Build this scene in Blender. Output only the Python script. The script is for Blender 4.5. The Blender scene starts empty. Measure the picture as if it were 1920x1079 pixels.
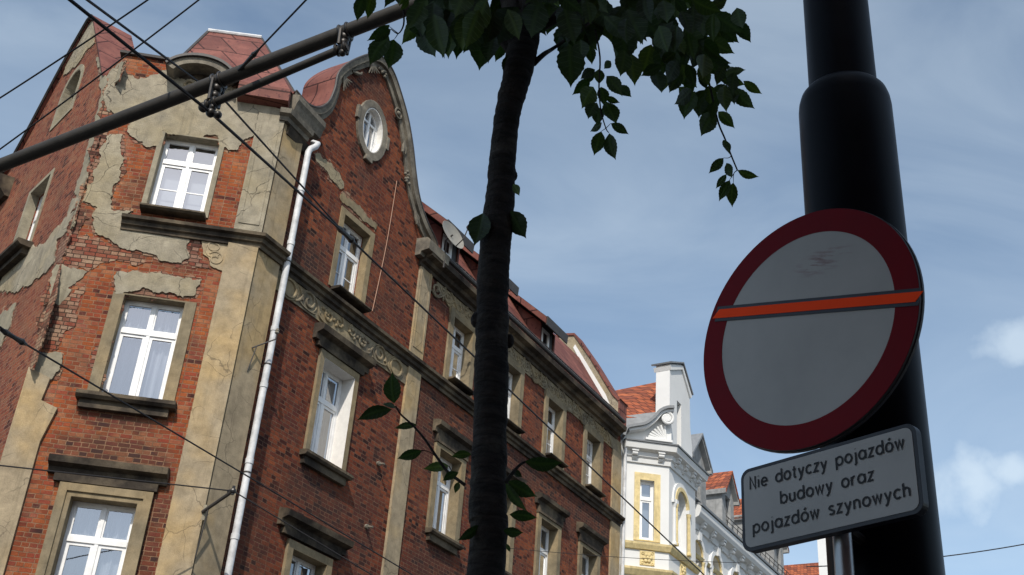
import bpy, bmesh, math, random
import numpy as np
from mathutils import Vector, Matrix
from mathutils.geometry import tessellate_polygon
random.seed(7)
rad = math.radians
SC = bpy.context.scene
COL = SC.collection

# ------------------------------------------------------------------ camera (calibrated from the photograph's vanishing points)
CX, CY, FPX = 960.0, 539.5, 2225.0
CAM = np.array([0, 0, 1.6])
_Z = np.array([310.0, -3890.0, FPX]); _Z /= np.linalg.norm(_Z)
_Y = np.array([0, 0, 1.0]) - _Z * _Z[2]; _Y /= np.linalg.norm(_Y)
_X = np.cross(_Y, _Z)
if _X[0] < 0: _X = -_X
RW = np.array([_X, _Y, _Z])
cam = bpy.data.cameras.new('camera'); camo = bpy.data.objects.new('camera', cam); COL.objects.link(camo)
cam.sensor_width = 36.0; cam.lens = FPX / 1920 * 36.0; cam.clip_start = 0.05; cam.clip_end = 2000
xa, ya, za = RW @ np.array([1, 0, 0]), RW @ np.array([0, -1, 0]), RW @ np.array([0, 0, -1])
M = Matrix(((xa[0], ya[0], za[0], CAM[0]), (xa[1], ya[1], za[1], CAM[1]), (xa[2], ya[2], za[2], CAM[2]), (0, 0, 0, 1)))
camo.matrix_world = M
SC.camera = camo

# ------------------------------------------------------------------ light
SUN_AZ, SUN_EL = 186.0, 46.0
SC.view_settings.view_transform = 'Standard'; SC.view_settings.look = 'None'
SC.view_settings.exposure = 0.42; SC.view_settings.gamma = 1.0
SC.view_settings.use_curve_mapping = False
sun = bpy.data.lights.new('sun', 'SUN'); suno = bpy.data.objects.new('sun', sun); COL.objects.link(suno)
sun.energy = 3.2; sun.angle = rad(0.5); sun.color = (1.0, 0.93, 0.83)
sd = Vector((math.sin(rad(SUN_AZ)) * math.cos(rad(SUN_EL)), math.cos(rad(SUN_AZ)) * math.cos(rad(SUN_EL)), math.sin(rad(SUN_EL))))
suno.rotation_euler = sd.to_track_quat('Z', 'Y').to_euler(); suno.location = (0, -20, 40)

def ray(px, py): return RW @ np.array([px - CX, py - CY, FPX])
def at_y(px, py, y):
    d = ray(px, py); return Vector(CAM + d * (y / d[1]))
def at_d(px, py, dist):
    d = ray(px, py); return Vector(CAM + d / np.linalg.norm(d) * dist)
def proj(P):
    c = RW.T @ (np.array(P) - CAM); return CX + FPX * c[0] / c[2], CY + FPX * c[1] / c[2]

world = bpy.data.worlds.new('World'); SC.world = world; world.use_nodes = True
def build_world():
    nt = world.node_tree; N = nt.nodes; Lk = nt.links
    for n in list(N): N.remove(n)
    out = N.new('ShaderNodeOutputWorld'); bg = N.new('ShaderNodeBackground')
    sky = N.new('ShaderNodeTexSky'); sky.sky_type = 'NISHITA'; sky.sun_disc = False
    sky.sun_elevation = rad(SUN_EL); sky.sun_rotation = rad(SUN_AZ)
    sky.air_density = 1.0; sky.dust_density = 1.2; sky.ozone_density = 1.0; sky.altitude = 250
    tc = N.new('ShaderNodeTexCoord')
    # thin cirrus streaks, direction based
    mp = N.new('ShaderNodeMapping'); mp.inputs['Rotation'].default_value = (0.3, 0.5, rad(35)); mp.inputs['Scale'].default_value = (1.6, 5.0, 4.0)
    n1 = N.new('ShaderNodeTexNoise'); n1.inputs['Scale'].default_value = 1.5; n1.inputs['Detail'].default_value = 7; n1.inputs['Roughness'].default_value = 0.52; n1.inputs['Distortion'].default_value = 0.9
    r1 = N.new('ShaderNodeMapRange'); r1.inputs[1].default_value = 0.32; r1.inputs[2].default_value = 0.80; r1.inputs[3].default_value = 0; r1.inputs[4].default_value = 0.33
    Lk.new(tc.outputs['Generated'], mp.inputs[0]); Lk.new(mp.outputs[0], n1.inputs[0]); Lk.new(n1.outputs[0], r1.inputs[0])
    # small cumulus puffs
    def puff(px, py, size, gain):
        d = ray(px, py); d = d / np.linalg.norm(d)
        sub = N.new('ShaderNodeVectorMath'); sub.operation = 'SUBTRACT'; sub.inputs[1].default_value = d
        sc = N.new('ShaderNodeVectorMath'); sc.operation = 'MULTIPLY'; sc.inputs[1].default_value = (1 / size, 1 / size, 1.9 / size)
        ln = N.new('ShaderNodeVectorMath'); ln.operation = 'LENGTH'
        Lk.new(tc.outputs['Generated'], sub.inputs[0]); Lk.new(sub.outputs[0], sc.inputs[0]); Lk.new(sc.outputs[0], ln.inputs[0])
        n = N.new('ShaderNodeTexNoise'); n.inputs['Scale'].default_value = 30; n.inputs['Detail'].default_value = 4; n.inputs['Roughness'].default_value = 0.5
        Lk.new(tc.outputs['Generated'], n.inputs[0])
        ad = N.new('ShaderNodeMath'); ad.operation = 'MULTIPLY_ADD'; ad.inputs[1].default_value = -2.2; ad.inputs[2].default_value = 1.1
        Lk.new(n.outputs[0], ad.inputs[0])
        a2 = N.new('ShaderNodeMath'); a2.operation = 'ADD'; Lk.new(ad.outputs[0], a2.inputs[0]); Lk.new(ln.outputs['Value'], a2.inputs[1])
        r = N.new('ShaderNodeMapRange'); r.interpolation_type = 'SMOOTHSTEP'; r.inputs[1].default_value = 1.35; r.inputs[2].default_value = 0.1; r.inputs[3].default_value = 0; r.inputs[4].default_value = gain
        Lk.new(a2.outputs[0], r.inputs[0]); return r.outputs[0]
    m = r1.outputs[0]
    for p in [(1820, 905, 0.046, 0.55), (1890, 885, 0.032, 0.55), (1905, 640, 0.038, 0.5), (1862, 655, 0.024, 0.35)]:
        o = puff(*p); mx = N.new('ShaderNodeMath'); mx.operation = 'MAXIMUM'; Lk.new(m, mx.inputs[0]); Lk.new(o, mx.inputs[1]); m = mx.outputs[0]
    hs = N.new('ShaderNodeHueSaturation'); hs.inputs['Saturation'].default_value = 0.88; hs.inputs['Hue'].default_value = 0.491; hs.inputs['Value'].default_value = 1.0
    Lk.new(sky.outputs[0], hs.inputs['Color'])
    mix = N.new('ShaderNodeMixRGB'); mix.inputs[2].default_value = (4.9, 5.6, 6.1, 1)
    Lk.new(m, mix.inputs[0]); Lk.new(hs.outputs[0], mix.inputs[1]); Lk.new(mix.outputs[0], bg.inputs[0])
    bg.inputs[1].default_value = 0.13
    Lk.new(bg.outputs[0], out.inputs[0])
build_world()

# ------------------------------------------------------------------ materials
def new_mat(name):
    m = bpy.data.materials.new(name); m.use_nodes = True
    nt = m.node_tree; b = nt.nodes['Principled BSDF']; return m, nt, b
def nd(nt, t, **kw):
    n = nt.nodes.new(t)
    for k, v in kw.items(): setattr(n, k, v)
    return n
def coords(nt, wall=False):
    tc = nd(nt, 'ShaderNodeTexCoord')
    if not wall: return tc.outputs['Object']
    sp = nd(nt, 'ShaderNodeSeparateXYZ'); nt.links.new(tc.outputs['Object'], sp.inputs[0])
    ad = nd(nt, 'ShaderNodeMath', operation='ADD'); nt.links.new(sp.outputs[0], ad.inputs[0]); nt.links.new(sp.outputs[1], ad.inputs[1])
    cb = nd(nt, 'ShaderNodeCombineXYZ'); nt.links.new(ad.outputs[0], cb.inputs[0]); nt.links.new(sp.outputs[2], cb.inputs[1])
    return cb.outputs[0]
def noise(nt, vec, scale, detail=5, rough=0.6, dist=0.0):
    n = nd(nt, 'ShaderNodeTexNoise'); n.inputs['Scale'].default_value = scale; n.inputs['Detail'].default_value = detail
    n.inputs['Roughness'].default_value = rough; n.inputs['Distortion'].default_value = dist
    nt.links.new(vec, n.inputs['Vector']); return n.outputs[0]
def ramp(nt, fac, stops, interp='LINEAR'):
    r = nd(nt, 'ShaderNodeValToRGB'); cr = r.color_ramp; cr.interpolation = interp
    while len(cr.elements) < len(stops): cr.elements.new(0.5)
    for e, (p, c) in zip(cr.elements, stops):
        e.position = p; e.color = (c[0], c[1], c[2], 1) if not isinstance(c, (int, float)) else (c, c, c, 1)
    nt.links.new(fac, r.inputs[0]); return r.outputs[0]
def mix(nt, fac, a, b, mode='MIX'):
    m = nd(nt, 'ShaderNodeMixRGB', blend_type=mode)
    for i, v in ((0, fac), (1, a), (2, b)):
        if isinstance(v, (int, float)): m.inputs[i].default_value = v if i == 0 else (v, v, v, 1)
        elif isinstance(v, tuple): m.inputs[i].default_value = (v[0], v[1], v[2], 1)
        else: nt.links.new(v, m.inputs[i])
    return m.outputs[0]
def bump(nt, b, h, strength=0.5, dist=0.01):
    bp = nd(nt, 'ShaderNodeBump'); bp.inputs['Strength'].default_value = strength; bp.inputs['Distance'].default_value = dist
    nt.links.new(h, bp.inputs['Height']); nt.links.new(bp.outputs[0], b.inputs['Normal'])

def brick_mat(name, stops, mortar, soot=0.5, relief=0.012, lime=0.6, edge=None, burnt=()):
    m, nt, b = new_mat(name); v = coords(nt, True)
    # slightly wavy courses
    wv = nd(nt, 'ShaderNodeTexNoise'); wv.inputs['Scale'].default_value = 3.0; nt.links.new(v, wv.inputs['Vector'])
    vm = nd(nt, 'ShaderNodeVectorMath', operation='MULTIPLY_ADD'); vm.inputs[1].default_value = (0.02, 0.02, 0); vm.inputs[2].default_value = (-0.01, -0.01, 0)
    nt.links.new(wv.outputs['Color'], vm.inputs[0])
    va = nd(nt, 'ShaderNodeVectorMath', operation='ADD'); nt.links.new(v, va.inputs[0]); nt.links.new(vm.outputs[0], va.inputs[1]); vv = va.outputs[0]
    br = nd(nt, 'ShaderNodeTexBrick'); br.offset = 0.5; br.squash = 0.62; br.squash_frequency = 2
    br.inputs['Color1'].default_value = (0, 0, 0, 1); br.inputs['Color2'].default_value = (1, 1, 1, 1); br.inputs['Mortar'].default_value = (0.5, 0.5, 0.5, 1)
    br.inputs['Scale'].default_value = 1.0; br.inputs['Mortar Size'].default_value = 0.0075; br.inputs['Mortar Smooth'].default_value = 0.3
    br.inputs['Brick Width'].default_value = 0.195; br.inputs['Row Height'].default_value = 0.077; br.inputs['Bias'].default_value = 0
    nt.links.new(vv, br.inputs['Vector'])
    big = noise(nt, v, 0.9, 6, 0.65)
    cl_ = nd(nt, 'ShaderNodeMath', operation='MULTIPLY_ADD'); cl_.inputs[1].default_value = 1.5; cl_.inputs[2].default_value = -0.62
    nt.links.new(noise(nt, v, 1.15, 4, 0.55), cl_.inputs[0])
    tn_ = nd(nt, 'ShaderNodeMath', operation='ADD', use_clamp=True); nt.links.new(br.outputs['Color'], tn_.inputs[0]); nt.links.new(cl_.outputs[0], tn_.inputs[1])
    rowc = ramp(nt, tn_.outputs[0], stops)
    # eroded faces still smeared with old lime
    en = noise(nt, v, 1.7, 6, 0.7)
    if edge:
        spx = nd(nt, 'ShaderNodeSeparateXYZ'); nt.links.new(v, spx.inputs[0]); ex = nd(nt, 'ShaderNodeMapRange'); ex.inputs[1].default_value = -edge; ex.inputs[2].default_value = -3.2; ex.inputs[3].default_value = 0.0; ex.inputs[4].default_value = 0.16
        nt.links.new(spx.outputs[0], ex.inputs[0]); ea = nd(nt, 'ShaderNodeMath', operation='ADD'); nt.links.new(en, ea.inputs[0]); nt.links.new(ex.outputs[0], ea.inputs[1]); en = ea.outputs[0]
    er = ramp(nt, en, [(0.60, 0.0), (0.70, lime)])
    rowc = mix(nt, er, rowc, mix(nt, 0.45, rowc, (0.40, 0.27, 0.17)))
    # broad tone drift between courses of paler and purpler brick
    rowc = mix(nt, ramp(nt, noise(nt, v, 0.55, 3, 0.5), [(0.38, 0.0), (0.62, 0.75)]), rowc, mix(nt, 1.0, rowc, (0.70, 0.62, 0.75), 'MULTIPLY'))
    fine = noise(nt, v, 45, 4, 0.7)
    rowc = mix(nt, 1.0, rowc, ramp(nt, fine, [(0.25, 0.62), (0.75, 1.25)]), 'MULTIPLY')
    # soot blackening in clouds
    sm = ramp(nt, big, [(0.50, 0.0), (0.72, soot)])
    rowc = mix(nt, sm, rowc, (0.055, 0.035, 0.032))
    bm_ = None
    for (x_, z_, rx_, rz_, st_) in burnt:
        sb_ = nd(nt, 'ShaderNodeVectorMath', operation='SUBTRACT'); sb_.inputs[1].default_value = (x_, z_, 0); nt.links.new(v, sb_.inputs[0])
        ml_ = nd(nt, 'ShaderNodeVectorMath', operation='MULTIPLY'); ml_.inputs[1].default_value = (1 / rx_, 1 / rz_, 0); nt.links.new(sb_.outputs[0], ml_.inputs[0])
        ln_ = nd(nt, 'ShaderNodeVectorMath', operation='LENGTH'); nt.links.new(ml_.outputs[0], ln_.inputs[0])
        ns_ = nd(nt, 'ShaderNodeMath', operation='MULTIPLY_ADD'); ns_.inputs[1].default_value = 1.3; nt.links.new(noise(nt, v, 2.2, 5, 0.6), ns_.inputs[0]); nt.links.new(ln_.outputs['Value'], ns_.inputs[2])
        mr_ = nd(nt, 'ShaderNodeMapRange'); mr_.inputs[1].default_value = 1.75; mr_.inputs[2].default_value = 1.15; mr_.inputs[3].default_value = 0.0; mr_.inputs[4].default_value = st_; nt.links.new(ns_.outputs[0], mr_.inputs[0])
        if bm_ is None: bm_ = mr_.outputs[0]
        else:
            mx_ = nd(nt, 'ShaderNodeMath', operation='MAXIMUM'); nt.links.new(bm_, mx_.inputs[0]); nt.links.new(mr_.outputs[0], mx_.inputs[1]); bm_ = mx_.outputs[0]
    if bm_ is not None:
        tb_ = nd(nt, 'ShaderNodeMath', operation='MULTIPLY'); nt.links.new(bm_, tb_.inputs[0]); nt.links.new(ramp(nt, br.outputs['Color'], [(0.1, 1.0), (0.9, 0.55)]), tb_.inputs[1])
        rowc = mix(nt, tb_.outputs[0], rowc, (0.045, 0.026, 0.023))
    mort = mix(nt, ramp(nt, noise(nt, v, 7, 4), [(0.35, 0.0), (0.65, 1.0)]), mortar, tuple(x * 0.45 for x in mortar))
    colr = mix(nt, br.outputs['Fac'], rowc, mort)
    nt.links.new(colr, b.inputs['Base Color']); b.inputs['Roughness'].default_value = 0.93; b.inputs['Specular IOR Level'].default_value = 0.15
    inv = nd(nt, 'ShaderNodeMath', operation='MULTIPLY_ADD'); inv.inputs[1].default_value = -0.8; inv.inputs[2].default_value = 0.8
    nt.links.new(br.outputs['Fac'], inv.inputs[0])
    a1 = nd(nt, 'ShaderNodeMath', operation='MULTIPLY_ADD'); a1.inputs[1].default_value = 0.55; nt.links.new(fine, a1.inputs[0]); nt.links.new(inv.outputs[0], a1.inputs[2])
    a2 = nd(nt, 'ShaderNodeMath', operation='MULTIPLY_ADD'); a2.inputs[1].default_value = 0.6; nt.links.new(br.outputs['Color'], a2.inputs[0]); nt.links.new(a1.outputs[0], a2.inputs[2])
    bump(nt, b, a2.outputs[0], 0.8, relief)
    return m
MT = {}
MT['brick'] = brick_mat('brick_corner', [(0.0, (0.055, 0.022, 0.018)), (0.10, (0.13, 0.038, 0.024)), (0.22, (0.23, 0.060, 0.025)), (0.55, (0.335, 0.098, 0.031)), (0.85, (0.26, 0.058, 0.032)), (1.0, (0.33, 0.13, 0.06))], (0.28, 0.165, 0.10), 0.7, 0.018, 0.6, 2.3, ((-1.6, 8.25, 1.15, 0.42, 0.95), (-1.6, 8.85, 0.9, 0.3, 0.8), (-0.72, 6.7, 0.25, 1.0, 0.85), (-1.3, 11.95, 0.8, 0.3, 0.6), (-2.3, 13.2, 0.35, 0.5, 0.7)))
MT['brick_eroded'] = brick_mat('brick_eroded', [(0.0, (0.09, 0.04, 0.028)), (0.25, (0.22, 0.10, 0.062)), (0.5, (0.34, 0.20, 0.125)), (0.8, (0.38, 0.26, 0.165)), (1.0, (0.27, 0.085, 0.05))], (0.075, 0.05, 0.036), 0.35, 0.045, 0.3)
MT['brick_street'] = brick_mat('brick_street', [(0.0, (0.028, 0.014, 0.012)), (0.22, (0.075, 0.024, 0.017)), (0.45, (0.20, 0.056, 0.026)), (0.8, (0.285, 0.082, 0.034)), (1.0, (0.15, 0.043, 0.026))], (0.19, 0.105, 0.07), 0.75, 0.02, 0.25, None, ((1.4, 13.1, 0.9, 0.55, 0.95), (2.8, 8.7, 1.2, 0.6, 0.95), (3.9, 13.3, 1.0, 0.5, 0.6), (6.2, 11.4, 0.9, 1.6, 0.9), (6.9, 8.6, 1.3, 0.8, 0.9), (9.5, 12.0, 3.5, 0.5, 0.9), (14, 12.0, 2.2, 0.5, 0.9), (1.2, 7.2, 0.7, 1.5, 0.7), (4.3, 9.0, 0.6, 1.8, 0.5), (6.2, 14.6, 0.8, 0.5, 0.8), (11.5, 8.9, 1.4, 0.6, 0.7), (2.3, 18.0, 1.4, 0.5, 0.6)))
MT['brick_side'] = brick_mat('brick_side', [(0.0, (0.07, 0.026, 0.02)), (0.3, (0.20, 0.058, 0.036)), (0.6, (0.29, 0.088, 0.044)), (1.0, (0.27, 0.11, 0.06))], (0.30, 0.19, 0.13), 0.5, 0.035, 0.7)
def plaster_mat(name, base, dark, warm=None, crack=0.6, rough_bump=0.006, scale=1.0):
    m, nt, b = new_mat(name); v = coords(nt)
    big = noise(nt, v, 1.3 * scale, 7, 0.65); mid = noise(nt, v, 6 * scale, 5, 0.6); fine = noise(nt, v, 60, 3, 0.7)
    c = mix(nt, ramp(nt, big, [(0.36, 0.0), (0.66, 1.0)]), base, dark)
    if warm: c = mix(nt, ramp(nt, noise(nt, v, 0.8 * scale, 4, 0.5), [(0.46, 0.0), (0.62, 0.8)]), c, warm)
    c = mix(nt, 1.0, c, ramp(nt, mid, [(0.3, 0.78), (0.7, 1.15)]), 'MULTIPLY')
    c = mix(nt, 1.0, c, ramp(nt, fine, [(0.3, 0.86), (0.7, 1.1)]), 'MULTIPLY')
    # vertical rain streaks
    mp = nd(nt, 'ShaderNodeMapping'); mp.inputs['Scale'].default_value = (9, 9, 0.7); nt.links.new(v, mp.inputs[0])
    st = noise(nt, mp.outputs[0], 1.0, 5, 0.6)
    c = mix(nt, ramp(nt, st, [(0.56, 0.0), (0.75, 0.5)]), c, tuple(x * 0.42 for x in base))
    if crack:
        vd = nd(nt, 'ShaderNodeVectorMath', operation='MULTIPLY_ADD'); vd.inputs[1].default_value = (0.35, 0.35, 0.35)
        nn = nd(nt, 'ShaderNodeTexNoise'); nn.inputs['Scale'].default_value = 2.2; nn.inputs['Detail'].default_value = 5; nt.links.new(v, nn.inputs['Vector'])
        nt.links.new(nn.outputs['Color'], vd.inputs[0]); nt.links.new(v, vd.inputs[2])
        vo = nd(nt, 'ShaderNodeTexVoronoi', feature='DISTANCE_TO_EDGE'); vo.inputs['Scale'].default_value = 1.5; nt.links.new(vd.outputs[0], vo.inputs['Vector'])
        ck = ramp(nt, vo.outputs[0], [(0.0, 1.0), (0.012, 0.0)])
        ckm = mix(nt, 1.0, ck, ramp(nt, noise(nt, v, 1.1, 3), [(0.46, 0.0), (0.54, crack)]), 'MULTIPLY')
        c = mix(nt, ckm, c, (0.05, 0.042, 0.035))
    nt.links.new(c, b.inputs['Base Color']); b.inputs['Roughness'].default_value = 0.95; b.inputs['Specular IOR Level'].default_value = 0.1
    a = nd(nt, 'ShaderNodeMath', operation='ADD'); nt.links.new(mid, a.inputs[0]); nt.links.new(fine, a.inputs[1])
    bump(nt, b, a.outputs[0], 0.7, rough_bump)
    return m
MT['plaster'] = plaster_mat('old_plaster', (0.37, 0.30, 0.20), (0.27, 0.22, 0.15), (0.40, 0.285, 0.14))
MT['render'] = plaster_mat('patched_render', (0.38, 0.335, 0.25), (0.24, 0.215, 0.165), (0.33, 0.275, 0.175), 0.95, 0.025)
MT['cement'] = plaster_mat('cement_patch', (0.32, 0.285, 0.205), (0.23, 0.205, 0.155), None, 0.3, 0.006)
MT['surround'] = plaster_mat('surround_plaster', (0.275, 0.225, 0.145), (0.155, 0.13, 0.09), (0.29, 0.22, 0.125), 0.2, 0.004)
MT['ornament'] = plaster_mat('ornament_plaster', (0.29, 0.245, 0.165), (0.13, 0.11, 0.085), (0.30, 0.23, 0.13), 0.0, 0.006, 1.6)
MT['undercoat'] = plaster_mat('lime_smears', (0.33, 0.215, 0.145), (0.22, 0.115, 0.075), (0.36, 0.28, 0.19), 0.3, 0.012, 2.5)
MT['grey_stone'] = plaster_mat('weathered_stone', (0.24, 0.215, 0.17), (0.11, 0.10, 0.085), None, 0.2, 0.008, 1.6)
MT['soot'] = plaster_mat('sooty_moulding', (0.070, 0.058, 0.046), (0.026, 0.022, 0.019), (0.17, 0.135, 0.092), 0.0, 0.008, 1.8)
MT['yellow'] = plaster_mat('yellow_paint', (0.72, 0.59, 0.32), (0.64, 0.52, 0.27), None, 0.0, 0.002)
MT['grey_wall'] = plaster_mat('grey_paint', (0.33, 0.335, 0.33), (0.24, 0.245, 0.245), None, 0.0, 0.004)
def plain(name, col, rough=0.5, metal=0.0, spec=0.5, var=0.25, nscale=8, bumpd=0.0, coat=0.0):
    m, nt, b = new_mat(name); v = coords(nt)
    n = noise(nt, v, nscale, 5, 0.65)
    c = mix(nt, 1.0, tuple(col), ramp(nt, n, [(0.25, 1 - var), (0.75, 1 + var * 0.6)]), 'MULTIPLY')
    nt.links.new(c, b.inputs['Base Color']); b.inputs['Metallic'].default_value = metal; b.inputs['Specular IOR Level'].default_value = spec
    rr = ramp(nt, n, [(0.2, max(0, rough - 0.08)), (0.8, min(1, rough + 0.08))]); nt.links.new(rr, b.inputs['Roughness'])
    b.inputs['Coat Weight'].default_value = coat
    if bumpd: bump(nt, b, n, 0.6, bumpd)
    return m
MT['white_wall'] = plain('white_paint', (0.68, 0.685, 0.675), 0.9, 0, 0.15, 0.08, 1.2)
MT['pvc'] = plain('white_pvc', (0.80, 0.80, 0.79), 0.35, 0, 0.4, 0.16, 5)
MT['reveal'] = plain('white_reveal', (0.72, 0.70, 0.66), 0.85, 0, 0.2, 0.12)
MT['pipe'] = plain('pale_pipe_paint', (0.60, 0.61, 0.62), 0.5, 0, 0.35, 0.42, 4)
MT['dark_tin'] = plain('dark_tin', (0.05, 0.045, 0.042), 0.6, 0, 0.4, 0.5, 6)
MT['grey_tin'] = plain('grey_tin', (0.20, 0.21, 0.22), 0.55, 0, 0.4, 0.25, 6)
MT['tube'] = plain('arm_coating', (0.040, 0.036, 0.031), 0.6, 0.0, 0.3, 0.4, 14, 0.001)
MT['fitting'] = plain('dark_fitting', (0.035, 0.033, 0.032), 0.4, 0.4, 0.5, 0.4, 30)
MT['wire'] = plain('black_wire', (0.018, 0.017, 0.018), 0.6, 0, 0.3, 0.2)
MT['pole'] = plain('black_pole_paint', (0.003, 0.004, 0.007), 0.38, 0, 0.06, 0.3, 4)
MT['galv'] = plain('galvanised_steel', (0.35, 0.36, 0.37), 0.35, 0.8, 0.5, 0.3, 12)
MT['sign_back'] = plain('sign_back', (0.06, 0.06, 0.065), 0.5, 0.2, 0.5, 0.2)
MT['sign_red'] = plain('sign_red', (0.15, 0.003, 0.008), 0.5, 0, 0.08, 0.12, 5)
MT['sign_black'] = plain('sign_black', (0.012, 0.013, 0.02), 0.45, 0, 0.4, 0.2)
MT['letter'] = plain('sign_lettering', (0.012, 0.012, 0.014), 0.55, 0, 0.3, 0.1)
MT['copper_wire'] = plain('pale_cable', (0.40, 0.24, 0.17), 0.7, 0, 0.2, 0.1)
MT['dish'] = plain('dish_grey', (0.23, 0.22, 0.19), 0.5, 0, 0.4, 0.2, 5)
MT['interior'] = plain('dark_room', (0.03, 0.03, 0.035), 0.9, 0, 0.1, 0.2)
def scuff_mask(nt, v):
    sb_ = nd(nt, 'ShaderNodeVectorMath', operation='SUBTRACT'); sb_.inputs[1].default_value = (0.05, 0, 0.225); nt.links.new(v, sb_.inputs[0])
    ml = nd(nt, 'ShaderNodeVectorMath', operation='MULTIPLY'); ml.inputs[1].default_value = (7.5, 0, 17); nt.links.new(sb_.outputs[0], ml.inputs[0])
    ln = nd(nt, 'ShaderNodeVectorMath', operation='LENGTH'); nt.links.new(ml.outputs[0], ln.inputs[0])
    return ramp(nt, ln.outputs['Value'], [(0.3, 1.0), (1.0, 0.0)])
def sign_white():
    m, nt, b = new_mat('sign_white'); v = coords(nt)
    c = mix(nt, ramp(nt, noise(nt, v, 3, 5), [(0.3, 0.0), (0.7, 1.0)]), (0.41, 0.408, 0.40), (0.34, 0.342, 0.336))
    # rubbed scuff marks
    m0 = nd(nt, 'ShaderNodeMapping'); m0.inputs['Rotation'].default_value = (0, rad(-20), 0); nt.links.new(v, m0.inputs[0])
    mp = nd(nt, 'ShaderNodeMapping'); mp.inputs['Scale'].default_value = (9, 1, 60); nt.links.new(m0.outputs[0], mp.inputs[0])
    s = ramp(nt, noise(nt, mp.outputs[0], 1.0, 4, 0.6), [(0.48, 0.0), (0.62, 0.9)])
    c = mix(nt, mix(nt, 1.0, s, scuff_mask(nt, v), 'MULTIPLY'), c, (0.22, 0.14, 0.14))
    nt.links.new(c, b.inputs['Base Color']); b.inputs['Roughness'].default_value = 0.5; b.inputs['Specular IOR Level'].default_value = 0.2
    return m
MT['sign_white'] = sign_white()
MT['sign_orange'] = plain('sign_orange', (1.0, 0.075, 0.015), 0.5, 0, 0.05, 0.06, 9)
def roof_metal():
    m, nt, b = new_mat('red_roof_metal'); v = coords(nt)
    c = mix(nt, ramp(nt, noise(nt, v, 1.6, 6), [(0.35, 0.0), (0.65, 1.0)]), (0.235, 0.090, 0.068), (0.145, 0.050, 0.040))
    mp = nd(nt, 'ShaderNodeMapping'); mp.inputs['Scale'].default_value = (7, 7, 0.9); nt.links.new(v, mp.inputs[0])
    c = mix(nt, ramp(nt, noise(nt, mp.outputs[0], 1.0, 5, 0.65), [(0.5, 0.0), (0.72, 0.6)]), c, (0.10, 0.045, 0.038))
    sp = ramp(nt, noise(nt, v, 11, 3, 0.5), [(0.62, 0.0), (0.67, 0.85)]); c = mix(nt, sp, c, (0.10, 0.03, 0.03))
    br = nd(nt, 'ShaderNodeTexBrick'); br.inputs['Scale'].default_value = 1; br.inputs['Brick Width'].default_value = 0.62; br.inputs['Row Height'].default_value = 0.75; br.inputs['Mortar Size'].default_value = 0.018
    br.inputs['Color1'].default_value = (1, 1, 1, 1); br.inputs['Color2'].default_value = (0.72, 0.70, 0.70, 1); br.inputs['Mortar'].default_value = (0.22, 0.18, 0.18, 1)
    nt.links.new(coords(nt, True), br.inputs['Vector'])
    c = mix(nt, 1.0, c, br.outputs['Color'], 'MULTIPLY')
    nt.links.new(c, b.inputs['Base Color']); b.inputs['Roughness'].default_value = 0.7; b.inputs['Specular IOR Level'].default_value = 0.25
    bump(nt, b, br.outputs['Fac'], 0.6, 0.02); return m
MT['roof'] = roof_metal()
def tile_mat():
    m, nt, b = new_mat('orange_roof_tile'); v = coords(nt, True)
    br = nd(nt, 'ShaderNodeTexBrick'); br.inputs['Scale'].default_value = 1; br.inputs['Brick Width'].default_value = 0.2; br.inputs['Row Height'].default_value = 0.17; br.inputs['Mortar Size'].default_value = 0.014; br.inputs['Mortar Smooth'].default_value = 0.6
    br.inputs['Color1'].default_value = (0, 0, 0, 1); br.inputs['Color2'].default_value = (1, 1, 1, 1); br.inputs['Mortar'].default_value = (0.5, 0.5, 0.5, 1)
    nt.links.new(v, br.inputs['Vector'])
    c = ramp(nt, br.outputs['Color'], [(0.0, (0.17, 0.045, 0.024)), (0.5, (0.31, 0.078, 0.030)), (1.0, (0.40, 0.115, 0.045))])
    c = mix(nt, br.outputs['Fac'], c, (0.10, 0.03, 0.02))
    c = mix(nt, 1.0, c, ramp(nt, noise(nt, v, 2.5, 5), [(0.3, 0.7), (0.7, 1.1)]), 'MULTIPLY')
    nt.links.new(c, b.inputs['Base Color']); b.inputs['Roughness'].default_value = 0.85
    bump(nt, b, br.outputs['Fac'], 1.0, -0.03); return m
MT['tile'] = tile_mat()
def glass_mat(name, tint, refl):
    m, nt, b = new_mat(name); nt.nodes.remove(b); out = nt.nodes['Material Output']
    tr = nd(nt, 'ShaderNodeBsdfTransparent'); tr.inputs[0].default_value = (*tint, 1)
    gl = nd(nt, 'ShaderNodeBsdfGlossy'); gl.inputs['Roughness'].default_value = 0.02; gl.inputs[0].default_value = (0.95, 0.97, 1, 1)
    v = coords(nt); bp = nd(nt, 'ShaderNodeBump'); bp.inputs['Strength'].default_value = 0.12; bp.inputs['Distance'].default_value = 0.02
    nt.links.new(noise(nt, v, 1.6, 2, 0.4), bp.inputs['Height']); nt.links.new(bp.outputs[0], gl.inputs['Normal'])
    fr = nd(nt, 'ShaderNodeFresnel'); fr.inputs[0].default_value = 1.5
    ad = nd(nt, 'ShaderNodeMath', operation='ADD'); ad.inputs[1].default_value = refl; ad.use_clamp = True; nt.links.new(fr.outputs[0], ad.inputs[0])
    mx = nd(nt, 'ShaderNodeMixShader'); nt.links.new(ad.outputs[0], mx.inputs[0]); nt.links.new(tr.outputs[0], mx.inputs[1]); nt.links.new(gl.outputs[0], mx.inputs[2])
    nt.links.new(mx.outputs[0], out.inputs[0]); return m
MT['glass'] = glass_mat('window_glass', (0.66, 0.69, 0.72), 0.26)
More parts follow.
